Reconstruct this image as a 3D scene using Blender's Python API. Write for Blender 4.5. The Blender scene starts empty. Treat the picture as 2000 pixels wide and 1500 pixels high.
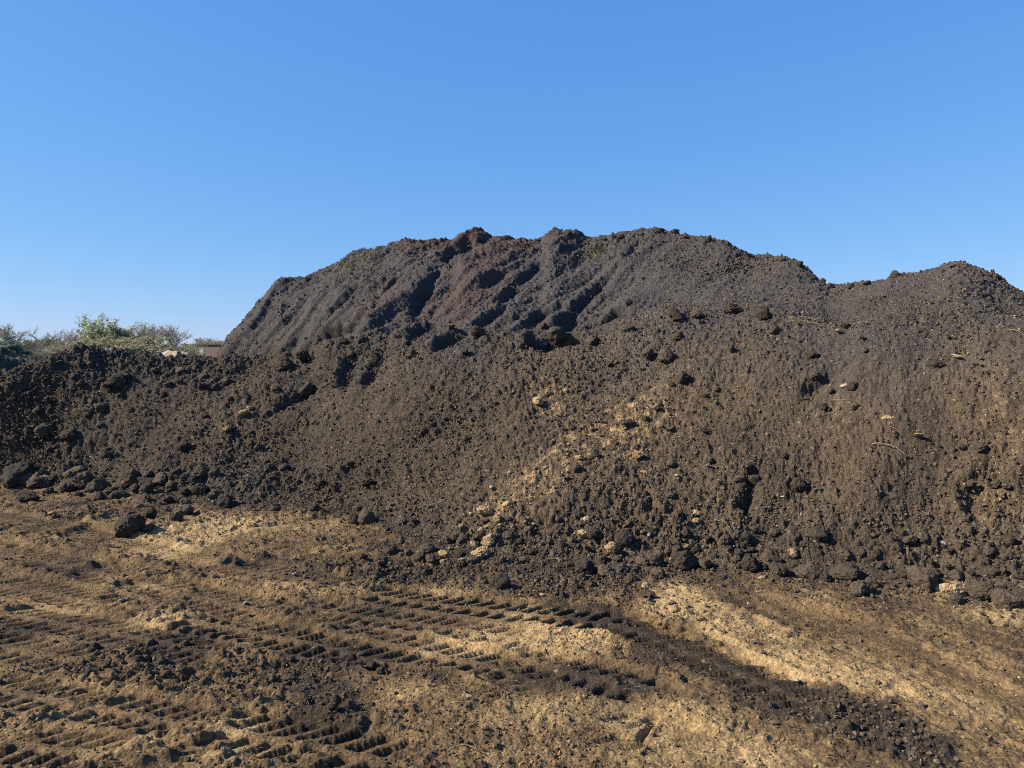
import bpy, bmesh, math, random
import numpy as np
from mathutils import Vector, noise as mnoise

# ------------------------------------------------------------------ camera, sky, sun, exposure
F, CX, CY, YH, CAMH = 1450.0, 1000.0, 750.0, 690.0, 1.65      # lens measured on the 2000x1500 photograph
PITCH = math.atan((CY - YH) / F)
scene = bpy.context.scene
COL = scene.collection
SUN_EL, SUN_AZ = math.radians(36), math.radians(-97)           # azimuth from +Y (view direction), negative = left

cam_d = bpy.data.cameras.new('camera')
cam_d.sensor_fit = 'HORIZONTAL'; cam_d.sensor_width = 36.0; cam_d.lens = 36.0 * F / 2000.0
cam_d.clip_start = 0.05; cam_d.clip_end = 20000
cam = bpy.data.objects.new('camera', cam_d); COL.objects.link(cam)
cam.location = (0, 0, CAMH); cam.rotation_euler = (math.pi / 2 - PITCH, 0, 0)
scene.camera = cam

world = bpy.data.worlds.new('World'); scene.world = world; world.use_nodes = True
wn = world.node_tree.nodes; wl = world.node_tree.links
for n in list(wn): wn.remove(n)
sky = wn.new('ShaderNodeTexSky'); sky.sky_type = 'NISHITA'; sky.sun_disc = False
sky.sun_elevation = SUN_EL; sky.sun_rotation = SUN_AZ
sky.altitude = 0; sky.air_density = 1.0; sky.dust_density = 0.0; sky.ozone_density = 8.0
bg = wn.new('ShaderNodeBackground'); bg.inputs['Strength'].default_value = 0.10
wo = wn.new('ShaderNodeOutputWorld')
# the photograph's camera renders the clear sky with a soft tone curve: one power curve per channel, the same over the whole sky
EXPO = 1.05
sp, cb = wn.new('ShaderNodeSeparateColor'), wn.new('ShaderNodeCombineColor'); wl.new(sky.outputs[0], sp.inputs[0])
for ch, (k_, g_) in enumerate(((0.69, 0.80), (0.735, 0.555), (0.97, 0.31))):
    m1, m2, m3 = (wn.new('ShaderNodeMath') for _ in range(3))
    m1.operation = 'MULTIPLY'; m2.operation = 'POWER'; m3.operation = 'MULTIPLY'
    m1.inputs[1].default_value = 0.1366; m2.inputs[1].default_value = g_; m3.inputs[1].default_value = k_ / (0.10 * 2 ** EXPO)
    wl.new(sp.outputs[ch], m1.inputs[0]); wl.new(m1.outputs[0], m2.inputs[0]); wl.new(m2.outputs[0], m3.inputs[0]); wl.new(m3.outputs[0], cb.inputs[ch])
wl.new(cb.outputs[0], bg.inputs['Color']); wl.new(bg.outputs[0], wo.inputs['Surface'])

sun_d = bpy.data.lights.new('sun', 'SUN'); sun_d.energy = 5.0; sun_d.angle = math.radians(0.53)
sun_d.color = (1.0, 0.895, 0.74)
sun = bpy.data.objects.new('sun', sun_d); COL.objects.link(sun)
sv = Vector((math.sin(SUN_AZ) * math.cos(SUN_EL), math.cos(SUN_AZ) * math.cos(SUN_EL), math.sin(SUN_EL)))
sun.rotation_euler = sv.to_track_quat('Z', 'Y').to_euler()
scene.view_settings.view_transform = 'Standard'; scene.view_settings.look = 'None'
scene.view_settings.exposure = EXPO; scene.view_settings.gamma = 1; scene.view_settings.use_curve_mapping = False
scene.render.engine = 'CYCLES'
scene.cycles.use_denoising = False; scene.cycles.pixel_filter_type = 'BLACKMAN_HARRIS'; scene.cycles.filter_width = 1.0
scene.cycles.max_bounces = 4; scene.cycles.diffuse_bounces = 2; scene.cycles.transparent_max_bounces = 8

rng = np.random.default_rng(11); random.seed(11)

# ------------------------------------------------------------------ small helpers
def tag(o, label=None, cat=None, group=None, kind=None):
    if label: o['label'] = label
    if cat: o['category'] = cat
    if group: o['group'] = group
    if kind: o['kind'] = kind
    return o
def mesh_np(name, verts, faces, mat=None, attrs=None, smooth=True):
    """verts (n,3), faces (m,k) with k constant"""
    me = bpy.data.meshes.new(name)
    n, (m, k) = len(verts), faces.shape
    me.vertices.add(n); me.vertices.foreach_set('co', np.ascontiguousarray(verts, np.float32).ravel())
    me.loops.add(m * k); me.loops.foreach_set('vertex_index', np.ascontiguousarray(faces, np.int32).ravel())
    me.polygons.add(m); me.polygons.foreach_set('loop_start', np.arange(0, m * k, k, dtype=np.int32))
    me.polygons.foreach_set('use_smooth', np.full(m, smooth, bool))
    me.update(calc_edges=True)
    for an, av in (attrs or {}).items():
        a = me.attributes.new(an, 'FLOAT', 'POINT'); a.data.foreach_set('value', np.ascontiguousarray(av, np.float32))
    if mat: me.materials.append(mat)
    return me
def link(name, me, parent=None, loc=(0, 0, 0)):
    o = bpy.data.objects.new(name, me); COL.objects.link(o); o.location = loc
    if parent: o.parent = parent
    return o
def sstep(a, b, x):
    t = np.clip((x - a) / (b - a), 0, 1); return t * t * (3 - 2 * t)

# ------------------------------------------------------------------ vector noise
_P = np.random.default_rng(3).permutation(4096).astype(np.int32)
_VAL = ((_P + 0.5) / 4096).astype(np.float32)
_GX, _GY = np.cos(_VAL * 6.2831853).astype(np.float32), np.sin(_VAL * 6.2831853).astype(np.float32)
def _hi(ix, iy, seed): return (ix.astype(np.int32) + _P[(iy.astype(np.int32) + int(seed) * 613) & 4095]) & 4095
def _h(ix, iy, seed): return _VAL[_P[_hi(ix, iy, seed)]]
def vnoise(x, y, seed=0):
    """gradient noise about -0.7..0.7"""
    ix, iy = np.floor(x), np.floor(y); fx, fy = (x - ix).astype(np.float32), (y - iy).astype(np.float32)
    u, v = fx * fx * fx * (fx * (fx * 6 - 15) + 10), fy * fy * fy * (fy * (fy * 6 - 15) + 10)
    ix, iy = ix.astype(np.int32), iy.astype(np.int32)
    r0, r1 = _P[(iy + int(seed) * 613) & 4095], _P[(iy + 1 + int(seed) * 613) & 4095]
    def g(dx, dy):
        k = (ix + dx + (r1 if dy else r0)) & 4095
        return _GX[k] * (fx - dx) + _GY[k] * (fy - dy)
    return (g(0, 0) * (1 - u) + g(1, 0) * u) * (1 - v) + (g(0, 1) * (1 - u) + g(1, 1) * u) * v
def fbm(x, y, oct=4, seed=0, gain=0.5):
    s = 0; a = 1
    for k in range(oct):
        s = s + a * vnoise(x * 2 ** k + 17.3 * k, y * 2 ** k - 9.1 * k, seed + k); a *= gain
    return s
def lumps(x, y, size, seed, p=0.8, squash=0.8):
    """clods: domes of random radius scattered on a grid of 'size' metres, height in metres"""
    X, Y = x / size, y / size
    ix, iy = np.floor(X), np.floor(Y); out = np.zeros_like(X)
    for dx in (-1, 0, 1):
        for dy in (-1, 0, 1):
            cx, cy = ix + dx, iy + dy
            ox, oy = cx + _h(cx, cy, seed), cy + _h(cx, cy, seed + 1)
            r = 0.22 + 0.42 * _h(cx, cy, seed + 2) ** 1.6
            on = _h(cx, cy, seed + 3) < p
            an = _h(cx, cy, seed + 4) * 3.14; ca, sa = np.cos(an), np.sin(an)
            ex, ey = (X - ox), (Y - oy)
            q = ((ca * ex + sa * ey) ** 2 + 1.5 * (ca * ey - sa * ex) ** 2) / (r * r)
            out = np.maximum(out, np.where(on, r * np.sqrt(np.clip(1 - q, 0, 1)), 0))
    return out * size * squash

# ------------------------------------------------------------------ rays of the measured photograph -> directions in the place
def ray(px, py):
    px, py = np.asarray(px, float), np.asarray(py, float)
    a, b = (px - CX) / F, (CY - py) / F
    dx = a; dy = math.cos(PITCH) + b * math.sin(PITCH); dz = -math.sin(PITCH) + b * math.cos(PITCH)
    return np.arctan2(dx, dy), dz / np.hypot(dx, dy)          # azimuth, tangent of elevation
def gpt(px, py):
    th, te = ray(px, py); r = CAMH / np.maximum(-te, 1e-3)
    return r * np.sin(th), r * np.cos(th)

# ------------------------------------------------------------------ the lie of the land: measured profile lines
def curve(pts):
    p = np.array(pts, float); th, te = ray(p[:, 0], p[:, 1]); o = np.argsort(th)
    return lambda t: np.interp(t, th[o], te[o])
def table(pts):
    p = np.array(pts, float); th, _ = ray(p[:, 0], np.full(len(p), YH))
    return lambda t: np.interp(t, th, p[:, 1])
foot_c = curve([(-900, 905), (-300, 940), (0, 952), (150, 958), (250, 970), (330, 985), (430, 998), (560, 1000), (680, 1012), (720, 1028), (780, 1050),
                (850, 1078), (900, 1092), (1000, 1104), (1100, 1114), (1200, 1122), (1280, 1124), (1400, 1124), (1500, 1130), (1600, 1138),
                (1700, 1146), (1800, 1156), (1900, 1164), (2000, 1176), (2500, 1215), (3200, 1240)])
crest_c = curve([(-900, 900), (-400, 800), (-100, 752), (0, 735), (20, 722), (50, 711), (95, 694), (110, 687), (130, 681), (150, 675), (175, 677), (200, 687),
                 (250, 688), (290, 693), (330, 696), (400, 694), (440, 695), (500, 696), (560, 697), (602, 696), (648, 668), (700, 660), (760, 656), (830, 650),
                 (900, 652), (1000, 655), (1050, 662), (1100, 652), (1180, 640), (1210, 626), (1310, 606), (1420, 604), (1490, 612), (1560, 628),
                 (1640, 646), (1700, 642), (1900, 640), (2000, 646), (2600, 720), (3200, 900)])
top_c = curve([(-900, 1000), (390, 900), (412, 740), (425, 690), (440, 659), (480, 618), (520, 578), (545, 548), (562, 547), (600, 532), (640, 515), (680, 500), (720, 488), (760, 475),
               (790, 461), (800, 459), (850, 464), (882, 470), (900, 454), (930, 450), (960, 453), (1000, 462), (1040, 470), (1058, 468), (1070, 452),
               (1085, 446), (1110, 451), (1140, 458), (1180, 462), (1205, 460), (1230, 455), (1260, 451), (1290, 449), (1320, 453), (1350, 460), (1385, 465),
               (1420, 473), (1440, 486), (1465, 498), (1500, 498), (1530, 502), (1560, 511), (1590, 536), (1618, 557), (1650, 558), (1680, 550), (1720, 546),
               (1750, 541), (1800, 531), (1830, 523), (1860, 518), (1880, 519), (1910, 526), (1950, 541), (1980, 556), (2000, 568), (2100, 625), (2300, 700), (2600, 790), (3200, 1000)])
rC_t = table([(-900, 13), (0, 11.6), (150, 11.8), (400, 11.6), (600, 11), (760, 10.2), (1000, 9.3), (1300, 9.0), (1500, 8.6), (1700, 8.1), (2000, 7.8), (2600, 8), (3200, 8)])
rU_t = table([(-900, 17.5), (450, 17.5), (800, 17.2), (1000, 16.6), (1300, 16), (1500, 14.6), (1620, 13), (1750, 11.4), (1870, 10.7), (2000, 10.4), (2600, 10.5), (3200, 11)])
k_t = table([(-900, .4), (560, .4), (700, .35), (800, .40), (1300, .42), (1500, .45), (1700, .5), (3200, .5)])
m_t = table([(-900, 0), (560, 0), (700, .0), (800, .06), (1300, .10), (1500, .2), (1640, .36), (1760, .5), (3200, .5)])
w_t = table([(-900, 0), (540, 0), (620, .5), (720, 1), (3200, 1)])

def gauss_conv(a, s, axis):
    k = np.exp(-0.5 * (np.arange(-int(3 * s) - 1, int(3 * s) + 2) / s) ** 2); k /= k.sum()
    pad = len(k) // 2
    ap = np.pad(a, [(pad, pad) if i == axis else (0, 0) for i in range(2)], mode='edge')
    out = np.zeros_like(a)
    for i, w in enumerate(k):
        out += w * (ap[i:i + a.shape[0]] if axis == 0 else ap[:, i:i + a.shape[1]])
    return out
TH = np.linspace(math.radians(-72), math.radians(72), 1100); RT = np.arange(0, 45, 0.03)
rF = CAMH / np.maximum(-foot_c(TH), 1e-3)
rF0 = gauss_conv(rF[:, None], 14, 0)[:, 0]
rF = rF + 0.08 * fbm(TH * 26, TH * 0 + 3.3, 2, 5)
rC = rC_t(TH); zC = np.maximum(CAMH + crest_c(TH) * rC, 0.0)
rU = rU_t(TH) + 0.3 * fbm(TH * 6, TH * 0 + 1.3, 2, 8)
kk, mm, ww = k_t(TH), m_t(TH), w_t(TH)
taper = sstep(math.radians(-60), math.radians(-44), TH) * (1 - sstep(math.radians(54), math.radians(66), TH))
zU = np.maximum(CAMH + top_c(TH) * rU, 0.0); zC0 = zC.copy(); zU0 = zU.copy()
rTt = rC + kk * (rU - rC)
ledge = table([(-900, 0), (640, 0), (760, 1), (1250, 1), (1500, .6), (1640, 0), (3200, 0)])(TH)
def build():
    Z = np.zeros((len(TH), len(RT)))
    for i in range(len(TH)):
        zt = (1 - ww[i]) * 0.03 + ww[i] * (zC[i] - .12 * ledge[i] + mm[i] * (zU[i] - zC[i]))
        rb = rU[i] + 1.0 + zU[i] / 0.62
        f = rF[i]; c = rC[i]; f0 = rF0[i]
        pr = [0, f, f0 + .3 * (c - f0), f0 + .75 * (c - f0), c, rTt[i], rTt[i] + .5 * (rU[i] - rTt[i]), rU[i], rU[i] + 1.0, rb, 60]
        pz = [0, 0, .265 * zC[i], .775 * zC[i], zC[i], zt, zt + .5 * (zU[i] - zt), zU[i], zU[i] * .9, 0, 0]
        Z[i] = np.interp(RT, pr, pz) * taper[i]
    Z = gauss_conv(Z, 4.5, 1)
    return gauss_conv(Z, 1.2, 0)
for it in range(3):
    BASE = build()
    te = (BASE - CAMH) / np.maximum(RT, .5)[None, :]
    far = RT[None, :] > rTt[:, None]; vis = RT[None, :] > 3
    tU = np.where(far & vis, te, -9).max(1); tC = np.where(~far & vis, te, -9).max(1)
    zU = np.where(zU0 > 0.3, zU + np.clip(top_c(TH) - tU, -.03, .03) * rU, zU)
    zC = np.where((zC0 > 0.3) & (ww < .6), zC + np.clip(crest_c(TH) - tC, -.03, .03) * rC, zC)
BASE = build()

def lerp2(T, th, r):
    fi = np.clip((th - TH[0]) / (TH[1] - TH[0]), 0, len(TH) - 1.001); fj = np.clip(r / 0.03, 0, len(RT) - 1.001)
    i, j = fi.astype(int), fj.astype(int); u, v = fi - i, fj - j
    return (T[i, j] * (1 - u) + T[i + 1, j] * u) * (1 - v) + (T[i, j + 1] * (1 - u) + T[i + 1, j + 1] * u) * v
def pick_base(px, py):
    th, te = ray(px, py); rr = RT[RT > 2.2]
    z = lerp2(BASE, np.full_like(rr, th), rr); hit = np.nonzero(z >= CAMH + te * rr)[0]
    r = rr[hit[0]] if len(hit) else min(CAMH / max(-float(te), 1e-3), 44)
    return r * math.sin(th), r * math.cos(th)

# ------------------------------------------------------------------ polar survey grid (full circle, fine where the heaps are)
def axis(segs):
    out = []
    for a, b, n in segs: out.append(np.linspace(a, b, n, endpoint=False))
    return np.concatenate(out)
D2R = math.radians
th_ax = axis([(D2R(-180), D2R(-60), 24), (D2R(-60), D2R(-38), 60), (D2R(-38), D2R(38), 1220), (D2R(38), D2R(60), 60), (D2R(60), D2R(180), 24)])
th_ax = np.append(th_ax, D2R(180))
r_ax = axis([(0.05, 2.6, 16), (2.6, 3.5, 90), (3.5, 4.5, 92), (4.5, 6.2, 146), (6.2, 8.5, 138), (8.5, 12.0, 170), (12.0, 14, 80), (14.0, 18.0, 130), (18, 24, 40), (24, 46.0, 30)])
r_ax = np.append(r_ax, 46.0)
TG, RG = (v.astype(np.float32) for v in np.meshgrid(th_ax, r_ax, indexing='ij'))
XG, YG = RG * np.sin(TG), RG * np.cos(TG)
shape = XG.shape
base = lerp2(BASE, TG, RG); base[(TG < TH[0]) | (TG > TH[-1])] = 0
# small old heap far off at the left edge
ex, ey = 22 * math.sin(ray(-46, 690)[0]), 22 * math.cos(ray(-46, 690)[0])
dE = np.hypot((XG - ex) / 1.0, (YG - ey) / 1.2)
zE = np.clip(np.where(dE < 2, 1.72 - .1 * dE - .15 * dE ** 2, .92 - .62 * (dE - 2)), 0, 9)
isE = zE > np.maximum(base, 0.02)
base = np.maximum(base, zE)
heap = sstep(0.0, 0.14, base)                                    # 0 on the yard, 1 on a heap
rCg = np.interp(TG, TH, rC); rTg = np.interp(TG, TH, rTt); rUg = np.interp(TG, TH, rU); rFg = np.interp(TG, TH, rF)
upper = sstep(-0.4, 0.8, RG - (rCg + 0.5 * (rTg - rCg)))         # 1 on the tall heap behind
pxg = CX + F * np.tan(np.clip(TG, -1.3, 1.3))

def seg_field(pts, warp=0.0):
    """distance along / signed offset from a polyline given in world xy"""
    best = np.full(shape, 1e9); S = np.zeros(shape); T = np.zeros(shape); s0 = 0
    for (ax, ay), (bx, by) in zip(pts[:-1], pts[1:]):
        L = math.hypot(bx - ax, by - ay) + 1e-9; ux, uy = (bx - ax) / L, (by - ay) / L
        s = (XG - ax) * ux + (YG - ay) * uy; t = (XG - ax) * uy - (YG - ay) * ux   # t>0 on the right of travel
        d = np.hypot(np.clip(s - L, 0, None) + np.clip(-s, 0, None), t)
        m = d < best; best[m] = d[m]; S[m] = (s0 + np.clip(s, 0, L))[m]; T[m] = t[m]; s0 += L
    return best, S, T, s0
# --- heap surface relief
wx, wy = XG + 0.12 * fbm(XG * 1.1, YG * 1.1, 2, 90), YG + 0.12 * fbm(XG * 1.1, YG * 1.1, 2, 95)
det = 0.17 * fbm(XG * 0.5, YG * 0.5, 3, 21) * (1 - 0.75 * np.exp(-((RG - rUg) / 1.2) ** 2)) * (1 - 0.6 * np.exp(-((RG - rCg) / .9) ** 2) * (pxg < 620))
# slump ribs running up to the right on the tall heap, straighter runs on the front one
al, ac = 0.62 * XG + 0.78 * YG, 0.78 * XG - 0.62 * YG
ribU = fbm(al * 0.45, ac * 1.7, 4, 31)
leftU = 1 - sstep(1150, 1350, pxg)
det += upper * ribU * (0.07 + 0.12 * leftU) + upper * leftU * 0.06 * fbm(al * 1.1, ac * 4.2, 3, 35)
al2, ac2 = 0.72 * XG + 0.69 * YG, 0.69 * XG - 0.72 * YG
det += (1 - upper) * 0.05 * fbm(al2 * 0.6, ac2 * 1.9, 4, 41)
clump = sstep(-0.15, 0.35, fbm(XG * 0.8, YG * 0.8, 3, 51))       # where it is lumpy, where it has run smooth
nearfoot = np.exp(-np.clip(RG - rFg, 0, 9) / 0.8)
crest_l = np.exp(-((RG - rCg) / 0.5) ** 2)
lum = np.clip(0.42 + 0.5 * clump + 0.5 * nearfoot + 0.3 * crest_l, 0, 1.4)
run = np.zeros(shape)
for pts, w, amt in [([(1260, 790), (1130, 850), (1010, 900)], .75, .8), ([(720, 760), (640, 830), (560, 900)], .5, .7), ([(330, 790), (270, 860), (230, 900)], .4, .7), ([(1280, 560), (1330, 600)], .8, .7), ([(1500, 720), (1900, 760)], .9, .75), ([(1600, 860), (1900, 880)], .9, .6), ([(1700, 600), (1950, 640)], 1.2, .5), ([(960, 520), (860, 610)], .7, .5), ([(620, 600), (540, 660)], .9, .5)]:
    d, S, T, L = seg_field([pick_base(*p) for p in pts]); run = np.maximum(run, amt * np.exp(-((d + .3 * w * fbm(XG * 1.5, YG * 1.5, 2, 55)) / w) ** 2))
big = (1 - run) * np.clip(0.35 * clump + 0.9 * nearfoot + 0.25 * crest_l, 0, 1.2)
lm = big * lumps(wx, wy, 0.36, 61, 0.22, .75) * .7
lm += big * lumps(wx, wy, 0.17, 65, 0.42, .8) * .9
lm += (1 - run) * (0.25 + 0.75 * lum) * lumps(wx, wy, 0.085, 71, 0.5, .9)
lm += (1 - .7 * run) * (0.55 + .45 * lum) * lumps(wx, wy, 0.05, 75, 0.75, .95)
lm += lumps(wx + .3, wy, 0.03, 78, 0.85, 1.05) + .5 * lumps(wx, wy + .7, 0.02, 79, 0.7, 1.0)
det += lm - (0.012 + 0.05 * big)
det += 0.020 * fbm(XG * 10, YG * 10, 3, 81)

# creases and slump scarps seen on the tall heap (photo line, width m, depth m)
for line, w, dp in [([(815, 600), (835, 570), (862, 540)], .28, .30), ([(985, 590), (1015, 555), (1055, 518)], .26, .34), ([(1062, 672), (1110, 628), (1160, 565), (1192, 538)], .20, .26),
                    ([(596, 697), (625, 680), (652, 662)], .22, 0.45), ([(660, 605), (695, 565)], .18, .18), ([(1060, 674), (1118, 657)], .22, 0.48), ([(1165, 640), (1205, 618)], .2, 0.38),
                    ([(800, 655), (830, 640)], .22, 0.45), ([(870, 675), (905, 660)], .2, 0.42), ([(885, 505), (915, 478)], .40, .50), ([(760, 560), (775, 545)], .16, .2),
                    ([(945, 640), (985, 612)], .2, .22), ([(1590, 770), (1625, 745)], .14, .12), ([(1225, 505), (1240, 480)], .2, .22), ([(672, 735), (682, 700)], .16, .2), ([(718, 728), (742, 690)], .16, .2),
                    ([(1460, 985), (1478, 930)], .10, .16), ([(860, 1075), (885, 1050)], .10, .13), ([(1050, 625), (1095, 605)], .2, .22), ([(550, 800), (605, 765)], .16, .16), ([(1905, 985), (1915, 955)], .12, .14)]:
    pts = [pick_base(*p) for p in line]
    d, S, T, L = seg_field(pts)
    big_ = w > .24; w *= .62 if big_ else .75; dp *= .40 if big_ else .60; d = d + .35 * w * fbm(XG * 3.2, YG * 3.2, 3, 44)
    det -= dp * np.exp(-(d / w) ** 2) * (1 + 0.5 * np.tanh(-T / (w * .35)))
    det += 0.45 * dp * np.exp(-((d - 1.2 * w) / (w * .7)) ** 2) * (T < 0)

# --- yard surface relief
yard = 0.05 * fbm(XG * 0.45, YG * 0.45, 3, 101) + 0.018 * fbm(XG * 2.1, YG * 2.1, 3, 111)
yl, yc = 0.74 * XG + 0.67 * YG, 0.67 * XG - 0.74 * YG
leftY = 1 - sstep(500, 1000, pxg)
rib = fbm(yl * 2.6 + 0.2 * fbm(XG * 3, YG * 3, 2, 7), yc * 10.5, 2, 121)
yard += (0.25 + 0.75 * leftY) * 0.030 * rib * sstep(-.4, .2, fbm(XG * .9, YG * .9, 2, 127))
def ridged(x, y, seed): return 1 - np.minimum(1, 2.4 * np.abs(vnoise(x, y, seed)))
wj = 0.35 * fbm(XG * 4, YG * 4, 2, 135)
yard += (0.35 + 0.65 * leftY) * (0.024 * ridged(yl * 3.6 + wj, yc * 9.0 + wj, 133) + 0.018 * ridged(yl * 8 + wj, yc * 19 + 2 * wj, 134)) * sstep(-.45, .1, fbm(XG * 1.3 + 3, YG * 1.3, 2, 128))
yard += 0.015 * ridged(XG * 7 + wj, YG * 7 - wj, 136) + 0.009 * fbm(XG * 22, YG * 22, 2, 137)
rough = sstep(-0.05, 0.4, fbm(XG * 0.7 + 5, YG * 0.7, 3, 131))
def ell(px, py, rx, ry, rot=0, soft=0.6, wob=0.5):
    """soft ragged patch on the yard, centred on a measured spot"""
    x0, y0 = gpt(px, py); r = math.hypot(x0, y0)
    ax_, ay_ = rx * r / F, ry * r * r / (F * CAMH); c, s = math.cos(rot), math.sin(rot)
    dx, dy = XG - x0, YG - y0
    q = np.hypot((c * dx + s * dy) / ax_, (c * dy - s * dx) / ay_) + wob * EDGE
    return 1 - sstep(1 - soft, 1 + soft * .4, q)
EDGE = fbm(XG * 1.6, YG * 1.6, 5, 141, 0.62)
d, S, T, L = seg_field([tuple(float(v) for v in gpt(*p)) for p in [(1150, 1195), (1220, 1222), (1300, 1256), (1400, 1302), (1500, 1342), (1620, 1384), (1720, 1428), (1790, 1470), (1840, 1520)]])
lane = np.exp(-(np.clip(d + .16 * EDGE + .12 * fbm(XG * 5, YG * 5, 4, 241), 0, 9) / .19) ** 6)
clods_at = .5 * lane * sstep(1330, 1480, pxg)
for p in [(255, 1285, 120, 34, .1), (530, 1325, 100, 28, -.2), (640, 1390, 110, 28, 0), (140, 1010, 90, 16, .4), (470, 1265, 80, 25, 0), (1600, 1375, 130, 22, -.3), (1720, 1450, 120, 28, -.3), (850, 1120, 330, 38, 0),
          (1230, 1140, 60, 20, 0), (1150, 1140, 200, 24, 0)]:
    clods_at = np.maximum(clods_at, ell(*p))
yard += (0.30 + 0.35 * rough + 1.0 * clods_at) * (lumps(wx, wy, 0.075, 151, .45, .6) * .6 + lumps(wx, wy, 0.04, 155, .6, .8) * .8)
yard += clods_at * lumps(wx, wy, 0.13, 158, .35, .6) * .7
yard += lumps(wx, wy, 0.022, 161, .6, .6) * .5 + 0.006 * fbm(XG * 16, YG * 16, 2, 171)

# tyre tracks: measured centre line, half width, lug pitch, depth, lug slant, two rows?
TRACKS = [
    ([(330, 1208), (480, 1232), (640, 1262), (830, 1312)], .19, .100, .046, 1.0),
    ([(700, 1160), (850, 1178), (1010, 1196), (1180, 1214), (1330, 1246), (1430, 1290)], .20, .100, .044, 1.0),
    ([(560, 1180), (720, 1205), (900, 1228), (1080, 1258)], .18, .095, .016, 1.0),
    ([(380, 1412), (520, 1440), (660, 1466), (800, 1496)], .20, .105, .056, 1.0),
    ([(-60, 1330), (140, 1372), (300, 1402), (430, 1428)], .17, .090, .026, 1.0),
    ([(-60, 1440), (120, 1462), (330, 1490), (420, 1510)], .17, .090, .024, 1.0),
    ([(960, 1275), (1080, 1305), (1250, 1350), (1330, 1390)], .20, .098, .024, 1.0),
    ([(1420, 1160), (1560, 1210), (1720, 1270), (1900, 1350)], .2, .098, .012, .6),
    ([(-80, 1060), (150, 1110), (380, 1165), (560, 1205)], .22, .095, .018, 1.0),
    ([(-80, 1130), (100, 1160), (250, 1190)], .22, .095, .018, 1.0),
    ([(-60, 1000), (120, 1035), (300, 1080), (520, 1120), (700, 1150)], .22, .095, .014, 1.0),
    ([(1100, 1400), (1280, 1440), (1420, 1500)], .2, .098, .012, 1.0),
    ([(600, 1225), (780, 1262), (960, 1300), (1100, 1350)], .19, .098, .026, 1.0),
    ([(1150, 1200), (1260, 1235), (1360, 1275), (1500, 1335), (1650, 1400)], .20, .10, .030, 1.0),
    ([(-80, 1250), (90, 1275), (200, 1300)], .19, .095, .022, 1.0),
    ([(-80, 1185), (130, 1218), (330, 1255), (460, 1290)], .18, .095, .022, 1.0),
    ([(1500, 1180), (1640, 1225), (1800, 1290), (2000, 1390)], .19, .10, .012, 1.0),
]
wear2 = sstep(-.55, -.05, fbm(XG * 2.3 + 4, YG * 2.3, 3, 187))
track_mask = np.zeros(shape); lug_mask = np.zeros(shape)
wear = sstep(-.75, -.2, fbm(XG * 1.7 + 9, YG * 1.7, 3, 181))
for pts, hw, pitch, dp, slant in TRACKS:
    slant = slant * .72
    P = [tuple(float(v) for v in gpt(*p)) for p in pts]
    d, S, T, L = seg_field(P)
    near = d < hw * 2
    jit = 0.030 * fbm(XG[near] * 2.2, YG[near] * 2.2, 3, 191) + .006 * fbm(XG[near] * 14, YG[near] * 14, 2, 192)
    wr0 = wear[near] if dp >= .03 else wear2[near]
    s, t = S[near] + jit, T[near] + 0.5 * jit
    ends = sstep(0, .25, s) * (1 - sstep(L - .25, L, s))
    pitch = pitch * 1.12; dp = dp * 1.25
    tn = t / hw                                            # -1 far side .. 1 near side
    lug = np.zeros_like(s)
    for row, (lo, hi, off) in enumerate([(-0.92, -0.22, 0.0), (0.10, 0.72, 0.47)]):
        ph = (s + t * slant * (1.0 if row == 0 else 0.8)) / pitch + off; keep = .5 + .5 * (_h(np.floor(ph), np.floor(ph) * 0 + row, 700 + len(pts) * 7 + int(hw * 1000)) > .18); ph = ph % 1.0
        bar = sstep(0.0, .12, ph) * (1 - sstep(.36, .66, ph))
        lug = np.maximum(lug, keep * bar * sstep(lo - .06, lo + .08, tn) * (1 - sstep(hi - .08, hi + .06, tn)))
    inside = (1 - sstep(.85, 1.15, np.abs(tn))) * ends
    wr = wr0
    y0 = yard[near]
    y0 = y0 * (1 - 0.85 * inside * wr) - 0.008 * inside + 0.012 * np.exp(-((np.abs(tn) - 1.15) / .12) ** 2) * ends
    yard[near] = y0 - dp * 1.25 * lug * ends * (0.12 + 0.88 * wr)
    track_mask[near] = np.maximum(track_mask[near], inside * min(1, dp / .03))
    lug_mask[near] = np.maximum(lug_mask[near], lug * ends * wr * min(1, dp / .03))
# knife-edged hole in the sand near the bottom edge, and a second by the clods
for line, w, hgt in [([(1250, 1440), (1262, 1420), (1278, 1402)], .013, -.06), ([(716, 1420), (722, 1408)], .022, -.03), ([(120, 1045), (200, 1015)], .06, .05)]:
    P = [tuple(float(v) for v in gpt(*p)) for p in line]; d, S, T, L = seg_field(P)
    d = d + .25 * w * fbm(XG * 12, YG * 12, 2, 197)
    yard += hgt * np.exp(-(np.clip(d, 0, 9) / w) ** 2)
yard *= (1 - sstep(18, 40, RG))
ZG = base + heap * det * sstep(0, .5, base + .25) + (1 - heap) * yard
ZG[isE] += 0.05 * fbm(XG[isE] * 3, YG[isE] * 3, 3, 77)
# lay the relief off the slope along the slope's own normal
disp = ZG - base
zr = np.gradient(gauss_conv(base, 5, 1), axis=1) / np.gradient(r_ax)[None, :]
zt_ = np.gradient(base, axis=0) / (np.gradient(th_ax)[:, None] * RG)
zr, zt_ = np.clip(zr, -.9, .9), np.clip(zt_, -.9, .9)
nz = 1 / np.sqrt(1 + zr ** 2 + zt_ ** 2)
nr, nt_ = -zr * nz, -zt_ * nz
XD = XG + disp * (nr * np.sin(TG) + nt_ * np.cos(TG)); YD = YG + disp * (nr * np.cos(TG) - nt_ * np.sin(TG)); ZD = base + disp * nz
ZG = base + disp / nz ** .5

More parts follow.
